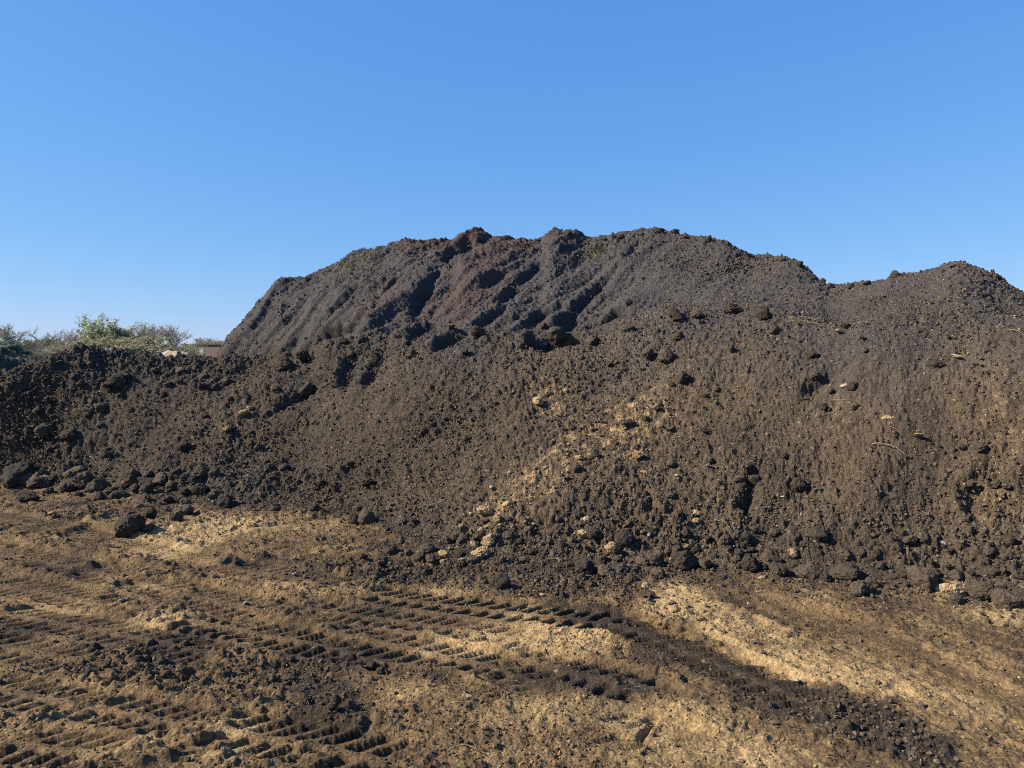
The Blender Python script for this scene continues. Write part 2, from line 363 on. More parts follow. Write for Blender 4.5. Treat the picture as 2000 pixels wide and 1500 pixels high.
# ------------------------------------------------------------------ what the soil is made of (0 black topsoil .. 1 yellow sand)
sand = 0.31 + 0.32 * EDGE + .07 * leftY
sand += 0.16 * fbm(yl * 1.2, yc * 5.0, 3, 201) * leftY
for px, py, rx, ry, rot, amt in [
    (400, 1040, 120, 26, .55, .55), (310, 1080, 70, 18, .5, .5), (540, 1040, 130, 22, 0, .22), (250, 1142, 110, 16, 0, .35), (110, 1190, 110, 16, 0, .35), (300, 1215, 90, 16, .2, .4),
    (640, 1155, 150, 18, 0, .30), (860, 1160, 110, 12, 0, .25), (900, 1258, 120, 36, .2, .55), (1020, 1250, 170, 45, 0, .45), (1130, 1235, 110, 40, 0, .45), (1050, 1185, 130, 22, 0, .3),
    (1330, 1165, 70, 34, -.3, .6), (1290, 1195, 50, 24, 0, .5), (1420, 1240, 120, 50, -.3, .5), (1500, 1290, 130, 30, -.25, .5), (1650, 1330, 150, 26, -.25, .45), (1700, 1200, 260, 60, -.1, .08), (1850, 1160, 50, 12, 0, .7),
    (1950, 1210, 90, 20, -.4, .4), (1800, 1300, 260, 80, -.2, .14), (1900, 1420, 200, 80, 0, .26), (1300, 1400, 160, 40, -.2, .45), (1330, 1465, 200, 60, 0, .38), (1480, 1480, 120, 40, 0, .45), (1100, 1400, 140, 50, 0, .22),
    (120, 1340, 140, 26, .1, .3), (120, 1405, 140, 26, .1, .25), (470, 1420, 60, 30, 0, .4), (450, 1470, 70, 26, 0, .45), (250, 1460, 140, 24, 0, .3), (970, 1400, 180, 40, 0, .22), (1000, 1480, 200, 30, 0, .2)]:
    sand += amt * ell(px, py, rx, ry, rot, 0.9, .7)
for px, py, rx, ry, rot, amt in [
    (250, 1285, 160, 46, .1, .28), (550, 1325, 140, 44, -.2, .26), (680, 1390, 130, 50, 0, .3), (850, 1110, 360, 40, 0, .22), (1080, 1150, 200, 24, 0, .2), (150, 1010, 200, 22, .3, .15), (560, 1075, 160, 30, 0, .12),
    (80, 1220, 140, 20, 0, .25), 
    (1130, 1330, 150, 40, -.1, .36), (860, 1330, 100, 24, -.1, .3), (700, 1275, 120, 24, -.1, .22), (520, 1235, 110, 18, 0, .15), (100, 1130, 180, 24, 0, .12), (1330, 1130, 90, 12, 0, .18), (1780, 1240, 120, 16, -.3, .15)]:
    sand -= amt * ell(px, py, rx, ry, rot, 0.8, .7)
rightY = sstep(1150, 1450, pxg)
sa, sc_ = .33 * XG - .94 * YG, .94 * XG + .33 * YG
sand += rightY * (0.34 * fbm(sa * .8, sc_ * 5.5, 4, 231) - 0.02) + rightY * .16 * fbm(sa * 2.5 + 3, sc_ * 16, 3, 235)
sand -= .75 * lane
sand -= 0.22 * clods_at * sstep(.0, .3, fbm(XG * 6, YG * 6, 2, 211))
sand -= 0.10 * lug_mask + 0.10 * track_mask * sstep(-.3, .2, EDGE)
sand -= 0.28 * np.exp(-np.clip(rFg - RG, 0, 9) / 0.12)
hs = (np.clip(0.10 * EDGE + 0.05, 0, 1) + .16 * sstep(700, 1100, pxg) * sstep(-.35, .3, fbm(al2 * .5, ac2 * 1.1, 4, 225)) * (1 - sstep(1.5, 2.1, base))) * (1 - .6 * upper)           # sand mixed into the heaps
speck = sstep(-.15, .5, fbm(XG * 13, YG * 13, 3, 221))
for pts, w, amt in [([(1215, 815), (1120, 890), (1020, 960), (950, 1020), (900, 1080)], .42, .34), ([(1070, 770), (1085, 790)], .22, .75), ([(1620, 790), (1650, 815)], .25, .35), ([(1960, 800), (1990, 860), (1990, 960)], .4, .35),
                    ([(1250, 640), (1270, 615)], .35, .32), ([(1540, 628), (1590, 640)], .25, .35), ([(440, 835), (480, 795)], .25, .3), ([(1240, 780), (1110, 850), (960, 960)], .8, .28), ([(700, 540), (650, 500)], .4, .12), ([(1300, 780), (1230, 900)], .7, .12)]:
    d, S, T, L = seg_field([pick_base(*p) for p in pts])
    hs += amt * np.exp(-(d / w) ** 2) * (0.25 + .75 * speck)
red = np.zeros(shape)
for pts, w, amt in [([(780, 462), (830, 470), (870, 480)], .5, .8), ([(900, 456), (960, 458), (1020, 470)], .45, .8), ([(960, 500), (930, 560), (880, 600)], .6, .55), ([(760, 560), (740, 600)], .5, .25)]:
    d, S, T, L = seg_field([pick_base(*p) for p in pts]); red += amt * np.exp(-(d / w) ** 2)
sand = np.clip(np.where(heap > .5, hs, sand), 0, 1)
sand = np.where(isE, np.clip(.12 + 0.5 * (1 - sstep(.7, 1.2, base)) + .3 * EDGE, 0, 1), sand)

# ------------------------------------------------------------------ materials
ALB = 0.68                                                         # base colours below were measured against a brighter sun
def mat_new(name):
    m = bpy.data.materials.new(name); m.use_nodes = True
    nt = m.node_tree; b = nt.nodes['Principled BSDF']
    b.inputs['Roughness'].default_value = 0.95; b.inputs['Specular IOR Level'].default_value = 0.15
    return m, nt, b
def N(nt, t, **kw):
    n = nt.nodes.new(t)
    for k, v in kw.items():
        if hasattr(n, k): setattr(n, k, v)
        else: n.inputs[k].default_value = v
    return n
def ramp(nt, stops, src):
    r = nt.nodes.new('ShaderNodeValToRGB'); e = r.color_ramp.elements
    while len(e) < len(stops): e.new(0.5)
    for q, (p, c) in zip(e, stops): q.position = p; q.color = (*(v * ALB for v in c), 1)
    nt.links.new(src, r.inputs[0]); return r
def mixc(nt, fac, a, b):
    m = nt.nodes.new('ShaderNodeMix'); m.data_type = 'RGBA'
    for s, v in ((0, fac), (6, a), (7, b)):
        if isinstance(v, (int, float)): m.inputs[s].default_value = v
        elif isinstance(v, tuple): m.inputs[s].default_value = (*v, 1)
        else: nt.links.new(v, m.inputs[s])
    return m.outputs[2]
def mth(nt, op, a, b=None, c=None):
    m = nt.nodes.new('ShaderNodeMath'); m.operation = op
    for i, v in enumerate((a, b, c)):
        if v is None: continue
        if isinstance(v, (int, float)): m.inputs[i].default_value = v
        else: nt.links.new(v, m.inputs[i])
    return m.outputs[0]
def soil_material(name, dark, mid, pale, fleck=0.5, reddish=False, bump=.012, fine=.5):
    m, nt, b = mat_new(name); L = nt.links.new
    pos = N(nt, 'ShaderNodeNewGeometry').outputs['Position']
    at = N(nt, 'ShaderNodeAttribute', attribute_name='sand').outputs['Fac']
    n1 = N(nt, 'ShaderNodeTexNoise', Scale=5.0, Detail=7.0, Roughness=.68); L(pos, n1.inputs['Vector'])
    n2 = N(nt, 'ShaderNodeTexNoise', Scale=38.0, Detail=5.0, Roughness=.7); L(pos, n2.inputs['Vector'])
    s = mth(nt, 'ADD', at, mth(nt, 'MULTIPLY_ADD', n1.outputs[0], .5, -.25))
    s = mth(nt, 'ADD', s, mth(nt, 'MULTIPLY_ADD', n2.outputs[0], fine, -.5 * fine))
    c = ramp(nt, [(0.0, dark), (0.42, mid), (0.78, pale), (1.0, tuple(v * 1.12 for v in pale))], s).outputs[0]
    v = N(nt, 'ShaderNodeTexVoronoi', Scale=26.0); L(pos, v.inputs['Vector'])
    sep = N(nt, 'ShaderNodeSeparateColor'); L(v.outputs['Color'], sep.inputs[0])
    fl = mth(nt, 'MULTIPLY', mth(nt, 'GREATER_THAN', sep.outputs[0], 0.90), mth(nt, 'LESS_THAN', v.outputs['Distance'], mth(nt, 'MULTIPLY', sep.outputs[1], .34)))
    c = mixc(nt, mth(nt, 'MULTIPLY', fl, fleck), c, tuple(x * 1.0 * ALB for x in pale))
    v2 = N(nt, 'ShaderNodeTexVoronoi', Scale=70.0); L(pos, v2.inputs['Vector'])
    s2 = N(nt, 'ShaderNodeSeparateColor'); L(v2.outputs['Color'], s2.inputs[0])
    tone = mth(nt, 'MULTIPLY_ADD', s2.outputs[2], .7, .65)
    hv = N(nt, 'ShaderNodeHueSaturation'); L(c, hv.inputs['Color']); L(tone, hv.inputs['Value']); c = hv.outputs[0]
    if reddish:
        ua = N(nt, 'ShaderNodeAttribute', attribute_name='up').outputs['Fac']
        gs = N(nt, 'ShaderNodeHueSaturation', Saturation=.35, Value=1.08); L(c, gs.inputs['Color'])
        c = mixc(nt, ua, c, mixc(nt, .5, gs.outputs[0], (0.061, 0.054, 0.056)))
        ra = N(nt, 'ShaderNodeAttribute', attribute_name='red').outputs['Fac']
        c = mixc(nt, mth(nt, 'MULTIPLY', ra, .75), c, (0.085, 0.046, 0.036))
    L(c, b.inputs['Base Color'])
    n3 = N(nt, 'ShaderNodeTexNoise', Scale=85.0, Detail=5.0, Roughness=.75); L(pos, n3.inputs['Vector'])
    hgt = mth(nt, 'ADD', mth(nt, 'MULTIPLY', n3.outputs[0], .6), mth(nt, 'MULTIPLY', v2.outputs['Distance'], -.5))
    bp = N(nt, 'ShaderNodeBump', Strength=1.0, Distance=bump); L(hgt, bp.inputs['Height']); L(bp.outputs[0], b.inputs['Normal'])
    return m
SAND = (0.375, 0.258, 0.124)
M_yard = soil_material('yard_soil', (0.052, 0.039, 0.028), (0.172, 0.112, 0.055), SAND, .5, bump=.012, fine=.85)
M_front = soil_material('heap_soil', (0.070, 0.055, 0.042), (0.150, 0.107, 0.065), (0.40, 0.275, 0.135), .6, True, bump=.02)
M_tall = M_front
M_old = soil_material('old_soil', (0.06, 0.05, 0.042), (0.17, 0.14, 0.07), (0.42, 0.36, 0.18), .5)
def flat_soil(name, dark, pale, scale=14, bump=.012):
    m, nt, b = mat_new(name); L = nt.links.new
    tc = N(nt, 'ShaderNodeNewGeometry').outputs['Position']; oi = N(nt, 'ShaderNodeObjectInfo').outputs['Random']
    n = N(nt, 'ShaderNodeTexNoise', Scale=32.0, Detail=6.0, Roughness=.7); L(tc, n.inputs['Vector'])
    c = ramp(nt, [(.3, dark), (.72, pale)], mth(nt, 'ADD', n.outputs[0], mth(nt, 'MULTIPLY_ADD', oi, .34, -.17))).outputs[0]
    L(c, b.inputs['Base Color'])
    n3 = N(nt, 'ShaderNodeTexNoise', Scale=75.0, Detail=5.0, Roughness=.75); L(tc, n3.inputs['Vector'])
    v2 = N(nt, 'ShaderNodeTexVoronoi', Scale=60.0); L(tc, v2.inputs['Vector'])
    hgt = mth(nt, 'ADD', mth(nt, 'MULTIPLY', n3.outputs[0], .6), mth(nt, 'MULTIPLY', v2.outputs['Distance'], -.6))
    bp = N(nt, 'ShaderNodeBump', Strength=1.0, Distance=bump); L(hgt, bp.inputs['Height']); L(bp.outputs[0], b.inputs['Normal'])
    return m
M_clod = flat_soil('clod_soil', (0.055, 0.044, 0.034), (0.135, 0.103, 0.073), bump=.02)
M_crumb = flat_soil('crumb_soil', (0.055, 0.045, 0.037), (0.20, 0.150, 0.100))
M_grain = flat_soil('grain_soil', (0.060, 0.044, 0.030), (0.20, 0.140, 0.080))
M_sandgrain = flat_soil('sand_grain', (0.20, 0.135, 0.065), (0.48, 0.335, 0.165))
M_sandclod = flat_soil('sand_clod', (0.24, 0.165, 0.085), (0.50, 0.36, 0.19))
M_pebble = flat_soil('pebble_stone', (0.24, 0.18, 0.11), (0.50, 0.40, 0.27))
M_pale = flat_soil('pale_chip', (0.34, 0.31, 0.28), (0.58, 0.54, 0.48))
M_brickbit = flat_soil('brick_bit', (0.36, 0.20, 0.12), (0.52, 0.31, 0.19))
M_wood = flat_soil('dry_wood', (0.12, 0.09, 0.055), (0.32, 0.25, 0.16))
M_straw = flat_soil('straw', (0.24, 0.18, 0.09), (0.42, 0.33, 0.18))

# ------------------------------------------------------------------ cut the survey into yard and heaps
nT, nR = shape
idx = np.arange(nT * nR).reshape(shape)
quads = np.stack([idx[:-1, :-1], idx[1:, :-1], idx[1:, 1:], idx[:-1, 1:]], -1)
bm_ = (base[:-1, :-1] + base[1:, 1:] + base[:-1, 1:] + base[1:, :-1]) / 4
rr_, pp_ = RG[:-1, :-1], pxg[:-1, :-1]
seam = (rCg + 0.35 * (rTg - rCg))[:-1, :-1] + 0.25 * vnoise(XG[:-1, :-1] * 1.5, YG[:-1, :-1] * 1.5, 301)
right_seam = 1612 + 55 * (rUg[:-1, :-1] - rr_) * 0 + 26 * vnoise(YG[:-1, :-1] * 2, XG[:-1, :-1] * 2, 302) + 40 * np.clip(rUg[:-1, :-1] - rr_, 0, 4)
lab = np.zeros(rr_.shape, int)
on = bm_ > 0.035
lab[on & (rr_ <= seam)] = 1
lab[on & (rr_ > seam) & (pp_ <= right_seam)] = 2
lab[on & (rr_ > seam) & (pp_ > right_seam)] = 3
lab[on & isE[:-1, :-1]] = 4
V = np.stack([XD, YD, ZD], -1).reshape(-1, 3); SA = sand.ravel(); RA = red.ravel()
UA = np.clip(sstep(.9, 2.7, base + .5 * fbm(XG * .8, YG * .8, 3, 501)) , 0, 1).ravel()
def piece(name, k, mat):
    q = quads[lab == k]; u, inv = np.unique(q.ravel(), return_inverse=True)
    return link(name, mesh_np(name, V[u], inv.reshape(-1, 4)[:, ::-1], mat, {'sand': SA[u], 'red': RA[u], 'up': UA[u]}))
tag(piece('ground', 0, M_yard), kind='structure')
tag(piece('soil_heap', 1, M_front), 'long low bank of dark crumbly topsoil sloping down to the tracked yard in front', 'soil heap')
tag(piece('soil_heap', 2, M_tall), 'tallest dark topsoil heap with steep slumped ribs rising behind the low bank', 'soil heap')
tag(piece('soil_heap', 3, M_tall), 'rounded dark topsoil heap with a single peak, right of the tallest heap', 'soil heap')
tag(piece('soil_heap', 4, M_old), 'small far heap with straw coloured lower flank, below the ivy covered tree', 'soil heap')

# far field: a ring from the yard's edge to the horizon
M_field, nt, b = mat_new('field_grass')
pos = N(nt, 'ShaderNodeNewGeometry').outputs['Position']
n1 = N(nt, 'ShaderNodeTexNoise', Scale=.06, Detail=6.0, Roughness=.6); nt.links.new(pos, n1.inputs['Vector'])
nt.links.new(ramp(nt, [(.3, (.075, .105, .03)), (.55, (.11, .15, .045)), (.75, (.17, .17, .07))], n1.outputs[0]).outputs[0], b.inputs['Base Color'])
th = np.linspace(-math.pi, math.pi, 145); rr = np.array([44.5, 60, 90, 140, 220, 400, 800, 1600, 4000.0])
A, R = np.meshgrid(th, rr, indexing='ij')
vz = 0.012 + 0.10 * vnoise(R * np.sin(A) * .05, R * np.cos(A) * .05, 311) * sstep(50, 70, R) + 0.05 * sstep(44.5, 60, R)
ii = np.arange(A.size).reshape(A.shape)
q = np.stack([ii[:-1, :-1], ii[:-1, 1:], ii[1:, 1:], ii[1:, :-1]], -1).reshape(-1, 4)
tag(link('field', mesh_np('field', np.stack([R * np.sin(A), R * np.cos(A), vz], -1).reshape(-1, 3), q, M_field)), kind='structure')

# ------------------------------------------------------------------ surface queries for everything that lies on the soil
def surf(x, y):
    th, r = np.arctan2(x, y), np.hypot(x, y)
    fi = np.interp(th, th_ax, np.arange(nT)); fj = np.interp(r, r_ax, np.arange(nR))
    i = np.minimum(fi.astype(int), nT - 2); j = np.minimum(fj.astype(int), nR - 2); u, v = fi - i, fj - j
    return (ZG[i, j] * (1 - u) + ZG[i + 1, j] * u) * (1 - v) + (ZG[i, j + 1] * (1 - u) + ZG[i + 1, j + 1] * u) * v
RS = np.concatenate([np.arange(2.4, 19, 0.012), np.arange(19, 45, .1)])
def pick(px, py):
    th, te = (float(v) for v in ray(px, py))
    x, y = RS * math.sin(th), RS * math.cos(th)
    hit = np.nonzero(surf(x, y) >= CAMH + te * RS)[0]
    k = hit[0] if len(hit) else -1
    return x[k], y[k], float(surf(x[k:k + 1] if k >= 0 else x[-1:], y[k:k + 1] if k >= 0 else y[-1:])[0]), RS[k]
def normal(x, y, e=.12):
    z = surf(np.array([x + e, x - e, x, x]), np.array([y, y, y + e, y - e]))
    return Vector(((z[1] - z[0]) / (2 * e), (z[3] - z[2]) / (2 * e), 1)).normalized()

# ------------------------------------------------------------------ clods, stones, sticks
def clod_mesh(name, seed, mat, sub=3, rough=.30, flat=.8, facet=0.0):
    bm = bmesh.new(); bmesh.ops.create_icosphere(bm, subdivisions=sub, radius=0.5)
    o = Vector((seed * 7.31, seed * 3.17, seed * 1.93))
    cuts = [(Vector((random.gauss(0, 1), random.gauss(0, 1), random.gauss(0, .8))).normalized(), random.uniform(.26, .42)) for _ in range(7)]
    for v in bm.verts:
        p = v.co.copy()
        d = 1 + rough * mnoise.fractal(p * 2.8 + o, .6, 2.1, 5) + .18 * mnoise.noise(p * 1.6 - o) + .24 * abs(mnoise.noise(p * 6 + o)) + .16 * abs(mnoise.noise(p * 11 - o))
        q = p * d
        for nn, h in cuts:
            e = q.dot(nn) - h
            if e > 0: q -= nn * e * facet
        v.co = Vector((q.x, q.y * .85, q.z * flat))
    me = bpy.data.meshes.new(name); bm.to_mesh(me); bm.free(); me.materials.append(mat)
    me.polygons.foreach_set('use_smooth', [facet < .5] * len(me.polygons))
    return me
CLODS = [clod_mesh('soil_clod', k, M_clod, 4, .34, random.uniform(.68, .9), random.uniform(0.2, .6)) for k in range(9)]
SCLODS = [clod_mesh('sand_lump', 30 + k, M_sandclod, 4, .34, random.uniform(.62, .85), random.uniform(.3, .8)) for k in range(6)]
STONES = [clod_mesh('stone', 50 + k, M_pebble, 3, .2, .6, .9) for k in range(4)]
def put(name, me, x, y, size, label, cat, group=None, sink=.28, stretch=1.0, z=None):
    o = link(name, me)
    zz = float(surf(np.array([x]), np.array([y]))[0]) if z is None else z
    o.location = (x, y, zz + size * (.5 * .8 - sink))
    o.rotation_euler = (random.uniform(-.5, .5), random.uniform(-.5, .5), random.uniform(0, 6.28))
    o.scale = (size * stretch, size, size * random.uniform(.85, 1.1))
    return tag(o, label, cat, group)
taken = []
def at_px(px, py, spx):
    x, y, z, r = pick(px, py); return x, y, spx * math.hypot(r, CAMH - z) / F

CG = 'dark soil clods rolled down the heaps'
HERO = [  # photo x, y of its base, width, label, stretch
    (976, 1148, 50, 'big lone black clod with a sharp shadow, standing clear of the heap on the yard', 1.0),
    (252, 1036, 62, 'largest black lump of the broken pile lying on the yard before the bank', 1.25),
    (290, 1036, 26, 'upright small clod leaning against the largest black lump on the yard', .8),
    (292, 1012, 30, 'dark clod topping the broken pile on the yard before the bank', .9),
    (345, 1016, 26, 'rounded clod just right of the broken pile before the bank', 1.0),
    (362, 1006, 34, 'dark clod at the bank foot above the sandy hump', 1.1),
    (228, 752, 36, 'dark clod jutting out of the low bank below the two short posts', 1.2),
    (36, 942, 60, 'wide black clod at the foot of the bank by the picture edge', 1.3),
    (168, 950, 48, 'black round clod at the bank foot beside a small tan lump', 1.0),
    (88, 850, 34, 'dark clod halfway up the bank near its far left end', 1.1),
    (318, 945, 36, 'squarish dark clod on the lower bank above the small sandy hump', 1.0),
    (440, 990, 40, 'brown clod at the bank foot where the sandy hump begins', 1.1),
    (715, 1020, 42, 'dark clod where the bank foot turns towards the camera', 1.2),
    (690, 1022, 30, 'lower dark clod beside the turn of the bank foot', 1.0),
    (745, 1102, 30, 'small lone clod on the crumbs left of the tan lumps', 1.0),
    (708, 1092, 22, 'flat dark clod on the crumbs, left of the small lone clod', 1.2),
    (835, 1080, 40, 'dark clod at the edge of the deep shadow left of the tan lumps', 1.0),
    (905, 1062, 36, 'dark clod between the deep shadow and the largest tan lump', 1.0),
    (1140, 1118, 56, 'bulky rounded clod at the heap foot under the curved root', 1.0),
    (1180, 1122, 42, 'dark clod pressed against the bulky rounded one at the heap foot', 1.1),
    (1230, 1140, 38, 'low dark clod on the sandy edge of the heap foot', 1.3),
    (1285, 1126, 34, 'clod with its own shadow at the start of the bare sand', 1.1),
    (1262, 1166, 36, 'black clod lying on the tyre track where the sand begins', 1.5),
    (1280, 1100, 46, 'brown clod in the row at the heap foot above the bare sand', 1.1),
    (1335, 1104, 56, 'broad brown clod in the row at the heap foot above the bare sand', 1.3),
    (1375, 1108, 32, 'small clod in the row at the foot beside the broad brown one', 1.0),
    (1412, 1130, 22, 'small black clod out on the sand before the row', 1.0),
    (1462, 1112, 52, 'tall dark clod in the middle of the foot row', .9),
    (1520, 1122, 44, 'dark clod right of the tall one in the foot row', 1.1),
    (1582, 1128, 60, 'large rounded clod in the foot row next to the broad pale faced one', 1.1),
    (1648, 1130, 66, 'broadest clod of the foot row with a smooth face', 1.4),
    (1612, 1134, 30, 'small clod wedged between the two largest of the foot row', 1.0),
    (1678, 1158, 44, 'low black clod lying out on the sand, widest of those off the row', 1.7),
    (1700, 1146, 30, 'black clod behind the low one lying out on the sand', 1.5),
    (1800, 1140, 62, 'large dark clod of the foot row right of the bare sand', 1.2),
    (1868, 1176, 30, 'round black clod lying on a bright sandy patch', 1.2),
    (1915, 1166, 56, 'dark clod of the foot row right of the bright sandy patch', 1.2),
    (1965, 1182, 50, 'last big clod of the foot row near the picture edge', 1.2),
    (1318, 622, 46, 'dark overhanging clod on the ledge above the front slope', 1.0),
    (1360, 618, 26, 'lower clod right of the overhanging one on the ledge', 1.0),
    (1490, 622, 34, 'dark clod at the right end of the ledge', 1.0),
    (1425, 612, 36, 'grey faced clod in the middle of the ledge', 1.1),
    (1747, 542, 20, 'clod standing up on the skyline of the right heap', 1.1),
    (1318, 456, 18, 'clod sticking up on the highest skyline of the tallest heap', 1.0),
    (1300, 705, 40, 'jagged dark clod in the nest below the ledge', 1.1),
    (1335, 745, 34, 'lowest dark clod in the nest below the ledge', .9),
    (1265, 695, 30, 'small clod left in the nest below the ledge', 1.0),
    (1475, 950, 40, 'dark clod casting a long hollow shadow halfway up the front slope', 1.0),
    (1560, 955, 34, 'rounded clod right of the long hollow shadow on the front slope', 1.0),
    (1600, 1055, 44, 'dark clod low on the slope above the foot row', 1.1),
    (1220, 1062, 52, 'dark clod above the foot row, near the tan lumps of the slope', 1.2),
    (555, 720, 40, 'dark clod on the crest where the low bank meets the tallest heap', 1.1),
    (590, 698, 34, 'black clod in the notch between the bank and the tallest heap', 1.2),
    (600, 772, 40, 'dark clod below the notch between the bank and the tallest heap', 1.1),
    (1085, 662, 46, 'block of dark soil slumped at the base of the tallest heap', 1.3),
]
for px, py, s, lbl, st in HERO:
    x, y, size = at_px(px, py, s * (.74 if py > 1040 and px > 1100 else .84))
    put('soil_clod', random.choice(CLODS), x, y, size, lbl, 'soil clod', CG, .24 if s > 40 else .2, 1 + (st - 1) * .6)
    taken.append((px, py))
LAND = [(h[0], h[1], h[3]) for h in HERO]
used_labels = {}
def where_label(what, px, py, s_, skip=(), marks=None):
    """say where a lump lies by the nearest nameable clod and the side of it"""
    cand = sorted((marks or LAND), key=lambda h: math.hypot(h[0] - px, (h[1] - py) * 1.4))
    size = 'tiny' if s_ < 15 else 'small' if s_ < 20 else 'middling' if s_ < 26 else 'stout'
    for q, h in enumerate(cand[:6]):
        dx, dy = px - h[0], py - h[1]; d = math.hypot(dx, dy)
        a = math.degrees(math.atan2(-dy, dx)) % 360
        side = ['right of', 'above and right of', 'above', 'above and left of', 'left of', 'below and left of', 'below', 'below and right of'][int(((a + 22.5) % 360) // 45)]
        reach = 'just ' if d < 45 else '' if d < 110 else 'well '
        short = h[2].split(' with ')[0].split(', ')[0]
        l = '%s %s %s%s the %s' % (size, what, reach, side, short)
        l = ' '.join(l.split()[:16])
        if l not in used_labels: used_labels[l] = 1; return l
    return l
# the many others on the slopes, foot and yard
SPREAD = [  # zone in the photograph, how many, size px, label
    ((30, 430, 925, 985), 34, (16, 34), 'dark clod among those heaped along the left foot of the low bank'),
    ((60, 600, 700, 900), 34, (12, 24), 'small dark clod on the face of the low left bank'),
    ((440, 720, 900, 1010), 16, (12, 24), 'small dark clod on the lower bank above the sandy hump'),
    ((760, 1120, 1010, 1110), 34, (12, 26), 'dark clod near the tan lumps at the foot of the front slope'),
    ((1120, 1560, 1020, 1118), 40, (12, 27), 'dark clod in the tumble just above the middle foot row'),
    ((1560, 1990, 1050, 1150), 36, (12, 28), 'dark clod in the tumble just above the right foot row'),
    ((900, 1980, 700, 1000), 34, (12, 24), 'small dark clod lying on the broad front slope'),
    ((640, 1700, 640, 700), 22, (14, 30), 'dark clod along the ledge between front slope and tallest heap'),
    ((120, 420, 1240, 1330), 9, (12, 24), 'dark clod in the crumbled patch on the yard at left'),
    ((450, 760, 1280, 1400), 12, (12, 26), 'dark clod in the crumbled patch on the yard before the tracks'),
]
for (x0, x1, y0, y1), n, (s0, s1), lbl in SPREAD:
    for _ in range(n):
        for t in range(30):
            px, py = random.uniform(x0, x1), random.uniform(y0, y1)
            if 'foot' in lbl and y1 > 1000 and random.random() < .5: py = y1 - abs(random.gauss(0, .3)) * (y1 - y0)
            if all(abs(px - a) > 15 or abs(py - c) > 12 for a, c in taken): break
        taken.append((px, py))
        x, y, size = at_px(px, py, s0 + (s1 - s0) * random.random() ** 1.8)
        sp_ = size * F / math.hypot(math.hypot(x, y), 1)
        put('soil_clod', random.choice(CLODS), x, y, size, where_label('dark clod', px, py, sp_), 'soil clod', CG, random.uniform(.22, .4), random.uniform(.9, 1.3))

for px, py, s_ in [(1110, 455, 12), (1180, 465, 10), (1212, 462, 13), (1250, 456, 11), (1288, 452, 14), (1342, 461, 10), (1385, 468, 11), (1422, 477, 13), (1466, 501, 13), (1530, 506, 10), (1562, 516, 13), (1606, 549, 12), (1620, 560, 15), (1662, 559, 11), (1692, 552, 12), (1862, 520, 11), (1884, 521, 9), (1945, 540, 11)]:
    x, y, size = at_px(px, py + 4, s_)
    put('soil_clod', random.choice(CLODS), x, y, size, where_label('skyline clod', px, py, s_ + 4), 'soil clod', CG, .15, random.uniform(.9, 1.3))

SG = 'tan sandy lumps in the dark soil'
for px, py, s, lbl in [
    (956, 1062, 30, 'largest tan sandy lump at the foot of the front slope'), (924, 1068, 14, 'small tan lump just left of the largest one'), (938, 1086, 26, 'tan lump below the deep shadow, lower left of the largest'),
    (868, 1088, 24, 'pale tan lump at the lower edge of the deep shadow'), (866, 1100, 16, 'lowest pale tan lump below the deep shadow'), (950, 1006, 30, 'crumbling tan lump at the end of the gravelly streak'),
    (972, 1016, 20, 'tan lump beside the crumbling one on the gravelly streak'), (990, 990, 18, 'tan lump within the gravelly streak'), (905, 1098, 16, 'small tan lump between dark clods under the largest tan lump'),
    (1243, 893, 22, 'bright round tan lump standing alone high on the front slope'), (1144, 1020, 16, 'tan lump with a jagged edge right of the gravelly streak'), (1140, 1050, 20, 'left of a pair of tan lumps set in one dark clod'),
    (1160, 1050, 18, 'right of a pair of tan lumps set in one dark clod'), (1194, 1068, 16, 'tan lump above the brown foot row'), (1196, 1082, 20, 'tan lump touching the brown foot row'),
    (1342, 1075, 16, 'star shaped tan lump just above the broad brown clod'), (1358, 1020, 14, 'tan lump halfway up beside the pale sticks'), (1363, 1005, 12, 'small tan lump above another beside the pale sticks'),
    (1549, 1090, 20, 'yellow tan lump above the large rounded foot clod'), (81, 944, 20, 'tan lump between the two black clods at the left bank foot'), (252, 948, 22, 'tan lump among dark clods at the left bank foot'),
    (444, 842, 16, 'flat tan lump on the low bank face'), (476, 812, 18, 'tan lump upslope on the low bank face'), (490, 800, 14, 'small tan lump highest on the low bank face'),
    (1050, 790, 22, 'crumbly tan lump in the sandy scar high on the slope'), (1072, 772, 16, 'upper tan lump of the sandy scar high on the slope'), (1105, 765, 12, 'small tan lump right of the sandy scar'),
    (1865, 1160, 26, 'yellow lump on the bright sandy patch at the right foot'), (1840, 1154, 22, 'yellow lump at the left end of the bright sandy patch'), (1260, 1150, 18, 'sandy lump at the edge of the bare sand'), (1132, 900, 16, 'tan lump in the upper gravelly streak'),
    (1080, 965, 14, 'tan lump right of the gravelly streak'), (1320, 1196, 14, 'sandy lump beside the tyre track on bare sand'), (1950, 1090, 10, 'tan lump low on the right slope')]:
    x, y, size = at_px(px, py, s)
    put('sand_lump', random.choice(SCLODS), x, y, size, lbl, 'sandy lump', SG, .2, random.uniform(.9, 1.3))
SMARK = [(956, 1062, 'largest tan lump at the slope foot'), (950, 1006, 'crumbling tan lump of the gravelly streak'), (1243, 893, 'bright round tan lump high on the slope'), (1132, 900, 'tan lump in the upper streak'), (1144, 1020, 'jagged tan lump'), (1050, 790, 'sandy scar high on the slope'), (1080, 965, 'tan lump right of the streak'), (990, 990, 'tan lump within the streak')]
for k in range(34):
    t = random.random(); px = 1215 - 300 * t + random.gauss(0, 30); py = 820 + 240 * t + random.gauss(0, 22)
    x, y, size = at_px(px, py, random.uniform(5, 10))
    put('sand_lump', random.choice(SCLODS), x, y, size, where_label('tan bit', px, py, random.choice((14, 18)), marks=SMARK), 'sandy lump', SG, .2)
